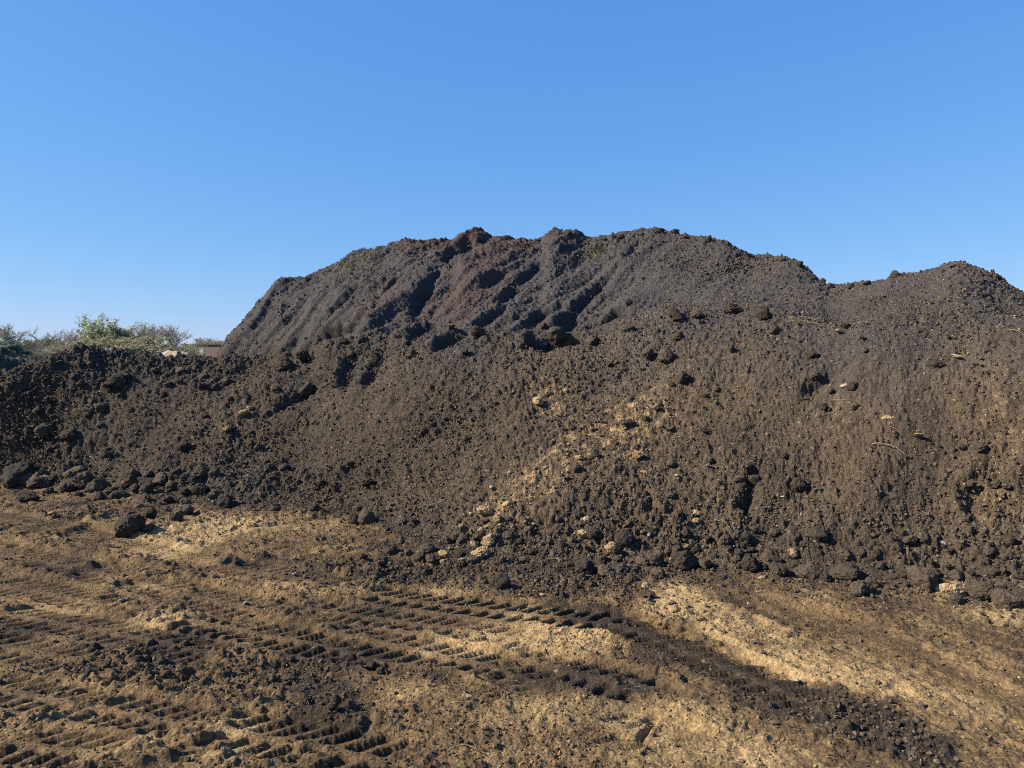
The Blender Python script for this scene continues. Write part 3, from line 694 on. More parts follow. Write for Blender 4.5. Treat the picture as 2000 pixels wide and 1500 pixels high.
for px, py, s, me_m, st, lbl, cat in [
    (1868, 700, 13, M_pebble, 1.5, 'white angular flake lying high on the right heap', 'flake'), (1792, 858, 18, M_sandclod, 1.4, 'flat tan stone on the slope of the right heap', 'stone'), (1735, 822, 13, M_sandclod, 1.5, 'tan stone above the bent stick on the right slope', 'stone'),
    (1650, 758, 11, M_pebble, 1.6, 'pale flat stone left on the right heap below the ledge', 'stone'), (1258, 925, 13, M_brickbit, 1.5, 'orange brick fragment on the front slope below the round tan lump', 'brick fragment'), (1312, 1098, 13, M_brickbit, 1.6, 'orange fragment between brown clods in the foot row', 'brick fragment'),
    (1322, 932, 9, M_pale, 1.2, 'white pebble on the front slope right of the brick fragment', 'pebble'), (1528, 975, 9, M_pale, 1.2, 'white pebble on the slope below the long hollow shadow', 'pebble'), (1268, 1047, 9, M_pale, 1.3, 'white pebble on the slope above the foot row', 'pebble'), (1490, 1130, 10, M_pebble, 1.7, 'pale chip lying before the tall dark foot clod', 'chip'),
    (1840, 1067, 10, M_pale, 1.3, 'white pebble low on the right slope', 'pebble'), (573, 1093, 9, M_pale, 1.2, 'white pebble on the yard below the sandy hump', 'pebble'), (575, 1124, 8, M_pale, 1.2, 'white pebble on the yard next to the ribbed sand', 'pebble'), (478, 1181, 8, M_pale, 1.1, 'white pebble just above the clearest tyre track', 'pebble'),
    (240, 1175, 10, M_pebble, 1.2, 'pale stone on the ribbed yard at left', 'stone'), (1060, 1165, 12, M_pebble, 1.2, 'pale stone on the yard right of the lone black clod', 'stone'), (910, 1366, 17, M_sandclod, 1.5, 'flat sandy flake on the yard between tracks and straw', 'flake'), (1555, 1332, 12, M_pebble, 1.2, 'pale stone on the sand beside the dark band', 'stone'),
    (1640, 652, 16, M_sandclod, 1.6, 'tan chip right of the wood chips on the right heap', 'chip'), (100, 1006, 12, M_brickbit, 1.3, 'reddish fragment on the yard at the far left', 'brick fragment')]:
    me = clod_mesh('chip', random.randrange(900), me_m, 3, .22, .45, .9)
    x, y, size = at_px(px, py, s)
    put(cat.replace(' ', '_'), me, x, y, size, lbl, cat, None, .12, st)

# sticks and roots: bent tapering tubes
def stick_mesh(name, L, r, bend, mat, fork=False, seed=0):
    random.seed(seed + 500)
    bm = bmesh.new()
    def tube(pts, r0, r1):
        prev = None
        for i, p in enumerate(pts):
            t = i / (len(pts) - 1); rad = r0 + (r1 - r0) * t
            d = (pts[min(i + 1, len(pts) - 1)] - pts[max(i - 1, 0)]).normalized()
            a = d.orthogonal().normalized(); c = d.cross(a)
            ring = [bm.verts.new(p + (a * math.cos(q) + c * math.sin(q)) * rad) for q in (0, 1.05, 2.09, 3.14, 4.19, 5.24)]
            if prev:
                for j in range(6): bm.faces.new((prev[j], prev[(j + 1) % 6], ring[(j + 1) % 6], ring[j]))
            else: bm.faces.new(ring[::-1])
            prev = ring
        bm.faces.new(prev)
    n = 9
    pts = [Vector(((i / n - .5) * L, bend * L * (1 - (2 * i / n - 1) ** 2) + random.gauss(0, .012) * L, .05 * L * math.sin(3.1 * i / n) + random.gauss(0, .01) * L)) for i in range(n + 1)]
    tube(pts, r, r * .45)
    if fork: tube([pts[4], pts[4] + Vector((.12 * L, .12 * L, .03 * L)), pts[4] + Vector((.26 * L, .18 * L, .05 * L))], r * .6, r * .3)
    me = bpy.data.meshes.new(name); bm.to_mesh(me); bm.free(); me.materials.append(mat)
    me.polygons.foreach_set('use_smooth', [True] * len(me.polygons)); return me
TG_ = 'sticks and roots lying in the soil'
STICKS = [(1010, 762, 36, 70, .14, 'curved pale stick on the slope left of the sandy scar', 'M'), (1738, 888, 52, -25, .12, 'bent grey stick lying on the right slope', 'M'), (1752, 850, 28, -50, .03, 'short straight stick above the bent grey one', 'M'),
          (1418, 1032, 26, -60, .08, 'longer of two pale sticks close together on the front slope', 'S'), (1405, 1026, 20, -35, .05, 'shorter of two pale sticks close together on the front slope', 'S'), (1088, 1102, 30, -22, .16, 'curved pale root over the bulky clod at the heap foot', 'S'),
          (858, 985, 22, 48, .02, 'short brown stick on the lower slope left of the streak', 'M'), (818, 986, 16, 52, .03, 'short pale stick left of another on the lower slope', 'M'), (1022, 864, 30, 45, .03, 'thin stick on the sandy run of the front slope', 'M'), (1045, 880, 26, -40, .02, 'thin dark stick crossing the sandy run', 'M'),
          (1110, 912, 34, 25, .05, 'thin stick beside the upper gravelly streak', 'M'), (1335, 975, 22, 5, .12, 'pale curved stick on the slope left of the hollow shadow', 'S'), (1470, 912, 22, -8, .05, 'grey stick over the dark clod with the hollow shadow', 'M'), (1306, 575, 14, -60, .05, 'thin stick standing over the ledge clod', 'S'),
          (1570, 630, 44, -18, .08, 'longest wood strip of the pile on the ledge end', 'S'), (1560, 634, 34, -5, .05, 'wood strip in the pile on the ledge end', 'S'), (1590, 640, 30, -25, .05, 'wood strip at the lower side of the pile on the ledge end', 'S'), (1640, 718, 24, -12, .04, 'thin root on the right heap below the wood strips', 'M'),
          (124, 716, 24, -20, .2, 'forked pale twig near the crest of the low left bank', 'S'), (30, 742, 14, 80, .3, 'curled root loop at the left end of the bank', 'S'), (180, 900, 12, -50, .1, 'thin twig on the lower left bank', 'S'), (192, 1288, 26, 50, .05, 'pale straw stick left of the crumbled patch', 'S'),
          (190, 1282, 18, 60, .05, 'pale stick among crumbs on the yard at left', 'S'), (122, 1358, 30, 38, .1, 'pale thin stalk on the ribbed sand at left', 'S'), (222, 1118, 14, 85, .05, 'pale stub standing upright on the yard at left', 'S'), (905, 1482, 50, -10, .3, 'curled pale root on the yard at the bottom edge', 'S'),
          (910, 1385, 40, -8, .08, 'pale straw stem beside the sandy flake', 'S'), (1985, 655, 24, -45, .1, 'thin pale stick at the right edge of the right heap', 'S'), (805, 1136, 24, 80, .2, 'black rootlet sticking up from the yard left of the lone clod', 'D'), (965, 1030, 30, 22, .02, 'tan stick lying along the gravelly streak', 'S'),
          (1195, 1180, 22, -40, .05, 'pale stick across the tyre track', 'S'), (1080, 735, 20, 10, .05, 'thin twig above the sandy scar', 'M'), (1680, 1095, 20, 70, .03, 'brown stub leaning in the right foot row', 'M'), (1640, 790, 26, -20, .04, 'thin stick in the sandy patch of the right slope', 'S')]
M_dark = flat_soil('dark_root', (0.02, 0.017, 0.014), (0.06, 0.045, 0.035))
for k, (px, py, s, ang, bend, lbl, mk) in enumerate(STICKS):
    x, y, z, r = pick(px, py); D = math.hypot(r, CAMH - z); L = s * D / F * 1.15
    me = stick_mesh('stick', L, max(.0030 * D / 6, L * .024), bend, {'M': M_wood, 'S': M_straw, 'D': M_dark}[mk], k % 4 == 0, k)
    o = link('stick', me); nrm = normal(x, y)
    a = math.radians(ang); right = Vector((math.cos(math.atan2(x, y)), -math.sin(math.atan2(x, y)), 0))
    d = right * math.cos(a) + (Vector((0, 0, 1)) * .55 + Vector((x, y, 0)).normalized() * .6) * math.sin(a)
    d = (d - nrm * d.dot(nrm) * .8).normalized(); yy = nrm.cross(d).normalized(); zz = d.cross(yy)
    from mathutils import Matrix
    o.matrix_world = Matrix(((d.x, yy.x, zz.x, x), (d.y, yy.y, zz.y, y), (d.z, yy.z, zz.z, z + .02 + L * .03), (0, 0, 0, 1)))
    tag(o, lbl, 'stick', TG_)
random.seed(77)

# ------------------------------------------------------------------ countless crumbs, pebbles and straw (stuff)
def scatter_gn(name, pts, scale, meshes, seed):
    me = bpy.data.meshes.new(name); n = len(pts); me.vertices.add(n)
    me.vertices.foreach_set('co', np.ascontiguousarray(pts, np.float32).ravel())
    g = np.random.default_rng(seed)
    a = me.attributes.new('rot', 'FLOAT_VECTOR', 'POINT'); a.data.foreach_set('vector', g.uniform(0, 6.28, (n, 3)).astype(np.float32).ravel())
    sc = np.asarray(scale)[:, None] * g.uniform(.75, 1.3, (n, 3))
    a = me.attributes.new('scl', 'FLOAT_VECTOR', 'POINT'); a.data.foreach_set('vector', sc.astype(np.float32).ravel())
    a = me.attributes.new('pickid', 'INT', 'POINT'); a.data.foreach_set('value', g.integers(0, len(meshes), n).astype(np.int32))
    o = link(name, me)
    ng = bpy.data.node_groups.new(name + '_nodes', 'GeometryNodeTree')
    ng.interface.new_socket('Geometry', in_out='INPUT', socket_type='NodeSocketGeometry'); ng.interface.new_socket('Geometry', in_out='OUTPUT', socket_type='NodeSocketGeometry')
    gi, go = ng.nodes.new('NodeGroupInput'), ng.nodes.new('NodeGroupOutput')
    iop = ng.nodes.new('GeometryNodeInstanceOnPoints'); j = ng.nodes.new('GeometryNodeJoinGeometry')
    for m in meshes:
        src = bpy.data.objects.new('crumb_shape', m)
        oi = ng.nodes.new('GeometryNodeObjectInfo'); oi.inputs['Object'].default_value = src; oi.inputs['As Instance'].default_value = True
        ng.links.new(oi.outputs['Geometry'], j.inputs[0])
    def attr(nm, ty):
        q = ng.nodes.new('GeometryNodeInputNamedAttribute'); q.data_type = ty; q.inputs['Name'].default_value = nm
        return [s for s in q.outputs if s.enabled and s.name == 'Attribute'][0]
    e2r = ng.nodes.new('FunctionNodeEulerToRotation')
    ng.links.new(attr('rot', 'FLOAT_VECTOR'), e2r.inputs[0]); ng.links.new(e2r.outputs[0], iop.inputs['Rotation'])
    ng.links.new(attr('scl', 'FLOAT_VECTOR'), iop.inputs['Scale']); ng.links.new(attr('pickid', 'INT'), iop.inputs['Instance Index'])
    iop.inputs['Pick Instance'].default_value = True
    ng.links.new(gi.outputs[0], iop.inputs['Points']); ng.links.new(j.outputs[0], iop.inputs['Instance']); ng.links.new(iop.outputs[0], go.inputs[0])
    o.modifiers.new('scatter', 'NODES').node_group = ng
    return tag(o, kind='stuff')
def sample(n, weight):
    """random grid spots with probability ~ weight * ground area"""
    dth = np.gradient(th_ax)[:, None]; dr = np.gradient(r_ax)[None, :]
    w = (weight * dth * dr * RG).ravel(); cw = np.cumsum(w); k = np.searchsorted(cw, rng.random(n) * cw[-1])
    i, j = np.unravel_index(np.minimum(k, w.size - 1), shape)
    th = th_ax[i] + (rng.random(n) - .5) * dth[i, 0]; r = r_ax[j] + (rng.random(n) - .5) * dr[0, j]
    x, y = r * np.sin(th), r * np.cos(th)
    return x, y, surf(x, y), r
inview = (np.abs(TG) < D2R(44)) & (RG > 2.4)
onheap = inview & (heap > .5) & (RG < rUg + .8)
wgt = onheap * (1 - .8 * run) * (1 - .45 * upper * leftU) * (0.5 + lum * clump + 1.6 * nearfoot + .3 * crest_l) / np.maximum(RG, 4) ** .5
NC = 100000
x, y, z, r = sample(NC, wgt)
s = (0.009 + 0.028 * rng.random(NC) ** 4.5) * (0.8 + r / 24)
LOWC = [clod_mesh('crumb', 200 + k, M_crumb, 2, .34, .75, .75) for k in range(6)]
o = scatter_gn('soil_crumbs', np.stack([x, y, z + .12 * s], -1), s, LOWC, 5); tag(o, 'loose dark soil crumbs strewn over the heaps', 'soil crumbs')
wy_ = (inview & (heap < .5) & (RG < 14)) * (1 - .8 * track_mask)
x, y, z, r = sample(9000, wy_ * (.04 + 1.6 * clods_at + 2.5 * np.exp(-np.clip(rFg - RG, 0, 9) / .30) + .12 * rough) / np.maximum(RG, 2.5))
s = 0.009 + 0.026 * rng.random(9000) ** 3
o = scatter_gn('yard_crumbs', np.stack([x, y, z + .15 * s], -1), s, LOWC, 6); tag(o, 'loose dark soil crumbs strewn over the yard', 'soil crumbs')
NG = 42000
x, y, z, r = sample(NG, wy_ * (1 - .45 * rightY) * (.35 + .5 * rough) / np.maximum(RG, 2.5) ** 1.3)
s = 0.005 + 0.012 * rng.random(NG) ** 3; sd = np.array([0.0])
fi = np.clip(np.interp(np.arctan2(x, y), th_ax, np.arange(nT)).astype(int), 0, nT - 1); fj = np.clip(np.interp(r, r_ax, np.arange(nR)).astype(int), 0, nR - 1)
pale_ = sand[fi, fj] + .3 * (rng.random(NG) - .5) > .5
P3 = np.stack([x, y, z + .1 * s], -1)
o = scatter_gn('yard_grains', P3[~pale_], s[~pale_], [clod_mesh('grain', 400 + k, M_grain, 2, .34, .8, .4) for k in range(4)], 8); tag(o, 'fine dark soil grains on the yard', 'soil grains')
o = scatter_gn('sand_grains', P3[pale_], s[pale_], [clod_mesh('grain', 410 + k, M_sandgrain, 2, .34, .8, .4) for k in range(4)], 9); tag(o, 'fine sandy grains on the yard', 'sand grains')
x, y, z, r = sample(10000, (inview & (RG < rUg)) * (.10 + .7 * heap * (1 - .6 * upper) + 4 * heap * (sand > .36)) / np.maximum(RG, 3))
s = 0.007 + 0.016 * rng.random(10000) ** 3
o = scatter_gn('pebbles', np.stack([x, y, z + .15 * s], -1), s * (.7 + r / 20), [clod_mesh('pebble', 300 + k, M_pebble, 2, .2, .7, .8) for k in range(4)] + [clod_mesh('pebble', 310 + k, M_sandclod, 2, .25, .7, .8) for k in range(4)], 7)
tag(o, 'small pale pebbles scattered in soil and sand', 'pebbles')
def litter(name, n, weight, lmin, lmax, wid, mat, lbl):
    x, y, z, r = sample(n, weight); vs, fs = [], []
    for k in range(n):
        L = random.uniform(lmin, lmax); a = random.uniform(0, 6.28); b = random.uniform(-.5, .5); w = wid * (.7 + r[k] / 16)
        px_, py_ = x[k], y[k]; o0 = len(vs)
        for i in range(4):
            ang = a + b * i; zz = float(z[k]) + .008 + .010 * math.sin(i)
            vs += [(px_ - math.sin(ang) * w, py_ + math.cos(ang) * w, zz), (px_ + math.sin(ang) * w, py_ - math.cos(ang) * w, zz), (px_, py_, zz + w)]
            px_ += math.cos(ang) * L / 3; py_ += math.sin(ang) * L / 3
        for i in range(3):
            q = o0 + 3 * i
            for u, v in ((0, 2), (2, 1), (1, 0)): fs.append((q + u, q + 3 + u, q + 3 + v, q + v))
    zi = surf(np.array([v[0] for v in vs]), np.array([v[1] for v in vs]))
    V_ = np.array(vs); V_[:, 2] = np.maximum(V_[:, 2], zi + .004)
    return tag(link(name, mesh_np(name, V_, np.array(fs), mat, smooth=False)), lbl, 'litter', kind='stuff')
litter('straw_litter', 1100, inview * (heap < .5) * (RG < 9) * (.3 + sand) / np.maximum(RG, 2.5), .02, .065, .0009, M_straw, 'fine straw and root fibres strewn on the yard')
litter('root_fibres', 900, onheap * (RG < 13) * 1.0 / np.maximum(RG, 4), .03, .09, .0014, M_wood, 'fine root fibres strewn on the heaps')

# ------------------------------------------------------------------ trees beyond the field
def leaf_mat(name, a, b_, through=.35):
    m, nt, b = mat_new(name); L = nt.links.new
    g = N(nt, 'ShaderNodeNewGeometry').outputs['Random Per Island']
    c = ramp(nt, [(0, tuple(v / ALB for v in a)), (1, tuple(v / ALB for v in b_))], g).outputs[0]
    L(c, b.inputs['Base Color']); b.inputs['Roughness'].default_value = .7
    if through:                                                     # thin leaves and twigs let light through
        t = N(nt, 'ShaderNodeBsdfTranslucent'); L(c, t.inputs[0]); mx = N(nt, 'ShaderNodeMixShader'); mx.inputs[0].default_value = through
        L(b.outputs[0], mx.inputs[1]); L(t.outputs[0], mx.inputs[2]); L(mx.outputs[0], nt.nodes['Material Output'].inputs['Surface'])
    return m
M_bark = leaf_mat('bark', (.26, .22, .18), (.36, .31, .25), 0); M_palebark = leaf_mat('pale_bark', (.30, .27, .23), (.42, .38, .33))  # bark, twig, bud and fresh leaf colours lightened to stand in for distance haze
M_twig = leaf_mat('brown_twigs', (.38, .33, .26), (.62, .55, .45), .5); M_ptwig = leaf_mat('pale_twigs', (.36, .32, .26), (.52, .47, .38))
M_lime = leaf_mat('fresh_leaves', (.27, .31, .15), (.42, .45, .25)); M_olive = leaf_mat('olive_buds', (.24, .23, .14), (.38, .35, .23))
M_ivy = leaf_mat('ivy_leaves', (.09, .14, .11), (.18, .24, .18)); M_dull = leaf_mat('dull_leaves', (.12, .155, .075), (.22, .25, .13))
def tree_meshes(seed, Hh, W, nl, leaf, twm, bkm, leaf_size, low=.15, ntw=900):
    """trunk+limbs mesh and crown mesh (twigs and leaves), base at origin"""
    g = random.Random(seed); TV, TF, CV, CF = [], [], [], []; tips = []
    def tube(p, q, r0, r1):
        d = (q - p).normalized(); a = d.orthogonal().normalized(); c = d.cross(a); o0 = len(TV)
        for (pt, rr_) in ((p, r0), (q, r1)):
            for k in range(5): TV.append(pt + (a * math.cos(k * 1.2566) + c * math.sin(k * 1.2566)) * rr_)
        for k in range(5): TF.append((o0 + k, o0 + (k + 1) % 5, o0 + 5 + (k + 1) % 5, o0 + 5 + k))
    def grow(p, d, L, r, lv):
        q = p
        for s in range(3):
            d = (d + Vector((g.gauss(0, .12), g.gauss(0, .12), g.gauss(.05, .06)))).normalized(); n_ = q + d * L / 3
            tube(q, n_, r * (1 - s * .2), r * (.8 - s * .2)); q = n_
            if lv >= 1: tips.append((q.copy(), d.copy(), L))
        if lv < 3:
            for _ in range(g.choice((3, 4)) if lv else g.choice((5, 6, 7))):
                a = g.uniform(0, 6.28); sp = g.uniform(.45, .95) * (W / Hh * 1.4)
                e = (d + Vector((math.cos(a) * sp, math.sin(a) * sp, g.uniform(-.05, .25)))).normalized()
                st = p + (q - p) * g.uniform(.35, 1) if lv else p + (q - p) * g.uniform(.45, 1)
                grow(st, e, L * g.uniform(.58, .82), r * .5, lv + 1)
    grow(Vector((0, 0, -.1)), Vector((g.gauss(0, .06), g.gauss(0, .06), 1)), Hh * .36, Hh * .022, 0)
    mx = max(p.z for p, _, _ in tips); sc = Hh * .93 / mx
    rad = sorted(math.hypot(p.x, p.y) for p, _, _ in tips)[int(len(tips) * .96)] * sc
    sx = (W * .5) / max(rad, .1); sx = min(max(sx, .5), 2.2)
    TV2 = [(v.x * sc * sx if v.z > Hh * .12 else v.x, v.y * sc * sx if v.z > Hh * .12 else v.y, v.z * sc) for v in TV]
    mats = [0] * 0; fm = []
    for k in range(ntw):
        p, d, L = g.choice(tips); p = Vector((p.x * sc * sx, p.y * sc * sx, p.z * sc))
        e = (d + Vector((g.gauss(0, .55), g.gauss(0, .55), g.gauss(.15, .45)))).normalized(); l = Hh * g.uniform(.05, .13); w = Hh * .0024
        s = e.orthogonal().normalized() * w; s2 = e.cross(s); q = p + e * l; o0 = len(CV)
        CV.extend([p + s, p - s * .5 + s2, p - s * .5 - s2, q]); CF.extend([(o0, o0 + 1, o0 + 3), (o0 + 1, o0 + 2, o0 + 3), (o0 + 2, o0, o0 + 3)]); fm += [0] * 3
        for _ in range(nl):
            if g.random() > .8: continue
            c = p + e * l * g.random() + Vector((g.gauss(0, .02), g.gauss(0, .02), g.gauss(0, .02))) * Hh
            if c.z < Hh * low: continue
            u = Vector((g.gauss(0, 1), g.gauss(0, 1), g.gauss(0, 1))).normalized(); v = u.orthogonal().normalized(); z_ = leaf_size * g.uniform(.6, 1.3); o0 = len(CV)
            CV.extend([c + u * z_, c + v * z_ * .6, c - u * z_ * .8]); CF.append((o0, o0 + 1, o0 + 2)); fm.append(1)
    tm = mesh_np('trunk', np.array(TV2), np.array(TF), bkm)
    cm = mesh_np('crown', np.array([tuple(v) for v in CV]), np.array(CF), twm, smooth=False); cm.materials.append(leaf)
    cm.polygons.foreach_set('material_index', np.array(fm, np.int32))
    return tm, cm
KINDS = {
    'bare': tree_meshes(1, 1, .8, 0, M_olive, M_twig, M_bark, .012, .2, 1300), 'pale': tree_meshes(2, 1, .9, 1, M_olive, M_ptwig, M_palebark, .012, .2, 1200),
    'lime': tree_meshes(3, 1, .7, 6, M_lime, M_twig, M_bark, .030, .2, 1000), 'olive': tree_meshes(4, 1, .9, 4, M_olive, M_twig, M_bark, .024, .1, 1200),
    'ivy': tree_meshes(5, 1, .8, 9, M_ivy, M_twig, M_bark, .036, .0, 1500), 'dull': tree_meshes(6, 1, .5, 4, M_dull, M_twig, M_bark, .030, .05, 1400),
    'shrub': tree_meshes(7, 1, 1.3, 4, M_olive, M_twig, M_bark, .032, .0, 1600), 'brush': tree_meshes(8, 1, 1.4, 1, M_dull, M_twig, M_bark, .024, .0, 1300)}
def tree(name, kind, px, top, wpx, D, label, group, cat='tree'):
    tm, cm = KINDS[kind]; th, te = ray(px, top); Hh = CAMH + float(te) * D
    root = bpy.data.objects.new(name, None); COL.objects.link(root); root.empty_display_size = .5
    root.location = (D * math.sin(th), D * math.cos(th), 0.02); root.rotation_euler = (0, 0, random.uniform(0, 6.28))
    k = wpx * 1.3 * D / F / 0.8; root.scale = (k, k, Hh)
    link('trunk', tm, root); link('crown', cm, root)
    return tag(root, label, cat, group)
TGp = 'trees and scrub beyond the field'
for a in [('bare_tree', 'bare', 4, 628, 62, 95, 'bare grey tree at the left edge, spreading above the ivy covered one'), ('ivy_tree', 'ivy', -4, 655, 60, 84, 'dark bluish evergreen ivy covered tree at the left edge'),
          ('pale_tree', 'pale', 108, 638, 62, 92, 'pale barked bare tree with ivy at its foot, left of the brown scrub'), ('bare_tree', 'bare', 138, 640, 52, 96, 'brown bare tree right of the pale barked one'), ('olive_tree', 'olive', 165, 634, 50, 94, 'yellow green budding tree left of the two brightest green ones'),
          ('green_tree', 'lime', 201, 616, 58, 92, 'left of the two brightest green trees, above the two short posts'), ('green_tree', 'lime', 236, 613, 56, 93, 'right of the two brightest green trees, tallest of all'), ('olive_tree', 'olive', 268, 627, 56, 95, 'broad olive tree right of the tallest green one'),
          ('bare_tree', 'bare', 298, 628, 56, 93, 'greyish brown bare tree between olive tree and the end of the clump'), ('bare_tree', 'bare', 330, 630, 60, 92, 'last bare brown tree of the clump, with thin arching twigs'), ('olive_tree', 'olive', 186, 645, 50, 90, 'lower olive tree in front of the brightest green pair'),
          ('bare_tree', 'brush', 352, 655, 40, 90, 'low twiggy shrub right of the last bare tree')]:
    tree(*a, TGp)
for k, (px, top, w, D, lb) in enumerate([(150, 664, 60, 82, 'dark brush behind the bank crest below the brown bare tree'), (205, 655, 60, 84, 'olive scrub behind the two short posts'), (250, 652, 66, 83, 'olive scrub below the tallest green tree'), (295, 656, 60, 84, 'grey brush below the bare trees of the clump'),
                                        (335, 662, 56, 86, 'grey brush at the right end of the clump'), (352, 672, 34, 172, 'low green bush behind the pale sand heap, left of the brick building'), (402, 664, 50, 172, 'low yellow green bush behind the brick building'), (428, 660, 46, 175, 'low green bush where the building meets the tallest heap'), (460, 664, 50, 170, 'low bush hidden partly by the tallest heap foot')]):
    tree('scrub_bush', 'brush' if k in (0, 3, 4) else 'shrub', px, top, w, D, lb, TGp, 'bush')
n = 0
for px in range(-40, 118, 9):
    tree('wood_tree', 'dull' if n % 3 else 'bare', px + random.uniform(-3, 3), 659 + random.uniform(-3, 4) + (4 if px < 30 else 0), 30, 150 + random.uniform(-4, 6), 'slender dull green tree in the straight wood edge behind the field', 'trees of the wood edge behind the field'); n += 1
for px in range(-36, 118, 11):
    tree('hedge_shrub', 'brush', px, 684 + random.uniform(-3, 3), 26, 146, 'low dark shrub at the foot of the wood edge behind the field', 'shrubs along the wood edge', 'shrub')
# dry grass on the far small heap
gv, gf = [], []
for _ in range(1500):
    a, d = random.uniform(0, 6.28), random.uniform(2.0, 3.8); x_, y_ = ex + math.cos(a) * d, ey + math.sin(a) * d * 1.2
    z_ = float(surf(np.array([x_]), np.array([y_]))[0]); h_ = random.uniform(.03, .10); b_ = random.uniform(0, 6.28); o0 = len(gv)
    gv += [(x_ - .012 * math.cos(b_), y_ - .012 * math.sin(b_), z_ - .02), (x_ + .012 * math.cos(b_), y_ + .012 * math.sin(b_), z_ - .02), (x_ + random.gauss(0, .06), y_ + random.gauss(0, .06), z_ + h_)]; gf.append((o0, o0 + 1, o0 + 2))
M_dry = leaf_mat('dry_grass', (.24, .22, .09), (.46, .40, .18))
tag(link('dry_grass', mesh_np('dry_grass', np.array(gv), np.array(gf), M_dry, smooth=False)), 'dry straw coloured grass on the small far heap', 'grass', kind='stuff')
# two sprouting tufts on the tallest heap
M_weed = leaf_mat('weed_leaves', (.16, .15, .06), (.36, .31, .14))
for px, py, n_, s_, lb in [(1168, 496, 40, .16, 'small dry weed tuft below the highest skyline'), (690, 520, 90, .14, 'pale dry weed patch high on the left shoulder of the tallest heap')]:
    x, y, z, r = pick(px, py); vs, fs = [], []
    for _ in range(n_):
        bx, by = random.gauss(0, .06 if n_ < 50 else .28), random.gauss(0, .06 if n_ < 50 else .2); zb = float(surf(np.array([x + bx]), np.array([y + by]))[0]) - z
        a = random.uniform(0, 6.28); tip = Vector((bx + math.cos(a) * s_ * .7, by + math.sin(a) * s_ * .7, zb + s_ * random.uniform(.4, 1))); o0 = len(vs)
        vs += [(bx - .014, by, zb - .02), (bx + .014, by, zb - .02), (bx, by + .014, zb - .02), tuple(tip)]; fs += [(o0, o0 + 1, o0 + 3), (o0 + 1, o0 + 2, o0 + 3), (o0 + 2, o0, o0 + 3)]
    tag(link('weed_tuft', mesh_np('weed_tuft', np.array(vs), np.array(fs), M_weed, smooth=False), None, (x, y, z)), lb, 'weed')

# ------------------------------------------------------------------ brick building, sand bank, posts
def box_np(x0, x1, y0, y1, z0, z1, name, mat, parent, bev=.0):
    bm = bmesh.new(); bmesh.ops.create_cube(bm, size=1)
    for v in bm.verts: v.co = Vector(((x0 + x1) / 2 + v.co.x * (x1 - x0), (y0 + y1) / 2 + v.co.y * (y1 - y0), (z0 + z1) / 2 + v.co.z * (z1 - z0)))
    if bev: bmesh.ops.bevel(bm, geom=bm.edges[:], offset=bev, segments=1, affect='EDGES')
    me = bpy.data.meshes.new(name); bm.to_mesh(me); bm.free(); me.materials.append(mat); return link(name, me, parent)
M_brick, nt, b = mat_new('red_brick')
tc = N(nt, 'ShaderNodeTexCoord').outputs['Object']; mp = N(nt, 'ShaderNodeMapping'); mp.inputs['Rotation'].default_value = (math.pi / 2, 0, 0); nt.links.new(tc, mp.inputs[0])
bt = N(nt, 'ShaderNodeTexBrick', Scale=1.0); bt.inputs['Brick Width'].default_value = .225; bt.inputs['Row Height'].default_value = .075; bt.inputs['Mortar Size'].default_value = .01
bt.inputs['Color1'].default_value = (.19, .105, .085, 1); bt.inputs['Color2'].default_value = (.145, .085, .072, 1); bt.inputs['Mortar'].default_value = (.22, .19, .17, 1)
nt.links.new(mp.outputs[0], bt.inputs[0]); nt.links.new(bt.outputs[0], b.inputs['Base Color'])
M_roof = flat_soil('roof_felt', (.07, .065, .06), (.12, .11, .10)); M_door = flat_soil('door_paint', (.5, .52, .55), (.62, .63, .66)); M_conc = flat_soil('concrete', (.36, .28, .18), (.52, .42, .29))
D0 = 150.0; th0 = float(ray(380, 690)[0]); x0 = D0 * math.sin(th0); y0 = D0 * math.cos(th0)
bld = bpy.data.objects.new('brick_building', None); COL.objects.link(bld); bld.location = (x0, y0, 0); bld.rotation_euler = (0, 0, D2R(-14))
box_np(0, 22, 0, 9, 0, 3.15, 'wall', M_brick, bld)
box_np(-.2, 22.2, -.2, 9.2, 3.15, 3.42, 'roof', M_roof, bld, .03)
dr = box_np(1.1, 1.95, -.06, .0, .02, 2.55, 'door', M_door, bld); box_np(1.8, 1.87, -.12, -.06, 1.05, 1.2, 'handle', M_roof, dr)
for wx0 in (9.0, 13.5, 18.0):
    wf = box_np(wx0, wx0 + 1.6, -.05, .0, 1.1, 2.3, 'window', M_door, bld); box_np(wx0 + .1, wx0 + 1.5, -.07, -.05, 1.2, 2.2, 'pane', M_roof, wf)
tag(bld, 'low flat roofed red brick building with a pale door beside the tallest heap', 'building')
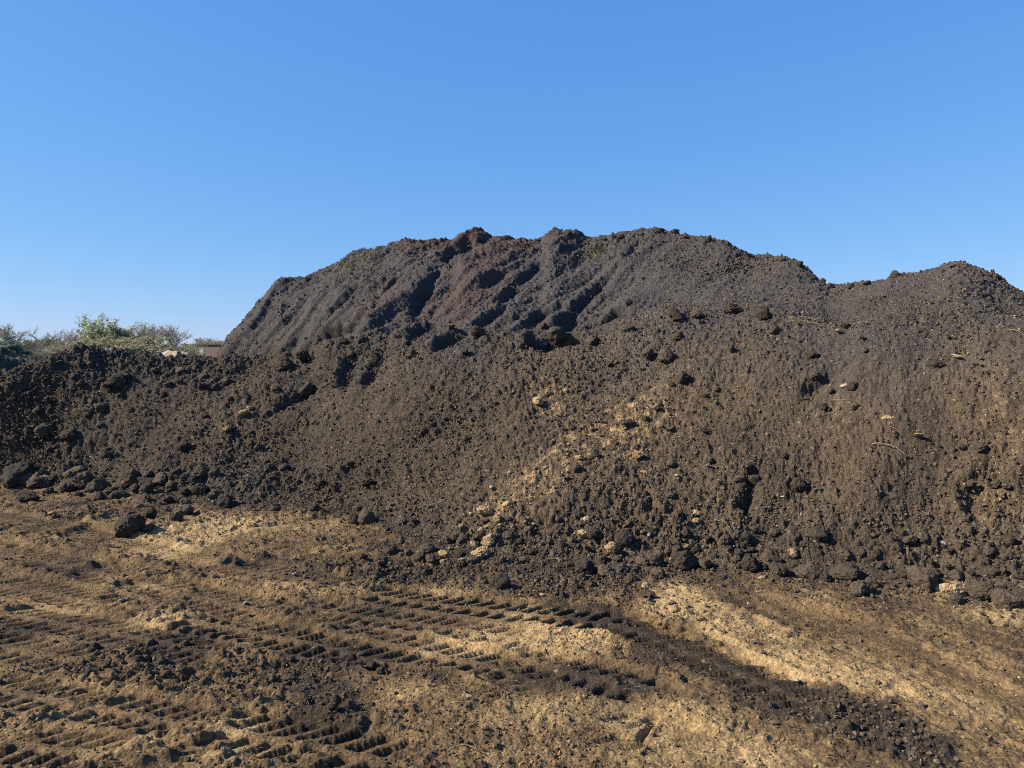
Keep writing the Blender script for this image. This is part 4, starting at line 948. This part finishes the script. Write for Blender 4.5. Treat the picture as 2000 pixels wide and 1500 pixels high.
# low pale bank of sand left of the building
gx, gy = np.meshgrid(np.linspace(-1.9, 1.9, 60), np.linspace(-1.3, 1.3, 30), indexing='ij')
e_ = np.clip(1 - (gx / 1.9) ** 6, 0, 1) * np.clip(1 - (gy / 1.3) ** 2, 0, 1)
gz = (1.98 - .12 * (gx + 1.9) / 1.9) * np.sqrt(e_) + .08 * fbm(gx * 2, gy * 2, 3, 401) * e_
ii = np.arange(gx.size).reshape(gx.shape); q = np.stack([ii[:-1, :-1], ii[1:, :-1], ii[1:, 1:], ii[:-1, 1:]], -1).reshape(-1, 4)
th1 = float(ray(346, 690)[0]); sb = link('sand_heap', mesh_np('sand_heap', np.stack([gx, gy, gz], -1).reshape(-1, 3), q, M_conc), None, (54 * math.sin(th1), 54 * math.cos(th1), -.02))
sb.scale = (.62, 1, .97); tag(sb, 'low pale sand heap with a flat top left of the brick building', 'sand heap')
M_post = flat_soil('post_wood', (.42, .38, .33), (.62, .57, .5))
for px, top, D, w, lb in [(202, 683, 30, .075, 'left of two short pale posts standing behind the bank'), (208.5, 682, 30, .065, 'right of two short pale posts standing behind the bank'), (454, 666, 30, .07, 'single pale post at the left foot of the tallest heap'), ]:
    th_, te_ = (float(v) for v in ray(px, top)); Hh = CAMH + te_ * D
    bm = bmesh.new(); bmesh.ops.create_cone(bm, cap_ends=True, segments=8, radius1=w, radius2=w * .9, depth=Hh)
    for v in bm.verts: v.co.z += Hh / 2
    tip = bm.verts.new((0, 0, Hh + .05)); me = bpy.data.meshes.new('fence_post'); bm.to_mesh(me); bm.free(); me.materials.append(M_post)
    o = link('fence_post', me, None, (D * math.sin(th_), D * math.cos(th_), 0)); o.rotation_euler = (random.gauss(0, .02), random.gauss(0, .03), 0); tag(o, lb, 'post', 'posts behind the bank')
# short vapour trail
M_trail, nt, b = mat_new('vapour'); b.inputs['Base Color'].default_value = (.9, .92, .95, 1); b.inputs['Alpha'].default_value = .10
bm = bmesh.new(); bmesh.ops.create_uvsphere(bm, u_segments=12, v_segments=8, radius=1)
for v in bm.verts: v.co = Vector((v.co.x * 75, v.co.y * 6, v.co.z * 4))
me = bpy.data.meshes.new('vapour_trail'); bm.to_mesh(me); bm.free(); me.materials.append(M_trail)
th_, te_ = (float(v) for v in ray(224, 356)); o = link('vapour_trail', me, None, (6000 * math.sin(th_), 6000 * math.cos(th_), CAMH + te_ * 6000)); o.rotation_euler = (0, D2R(-17), D2R(-th_ * 57.3))
tag(o, 'short faint white vapour trail high in the clear sky', 'vapour trail')
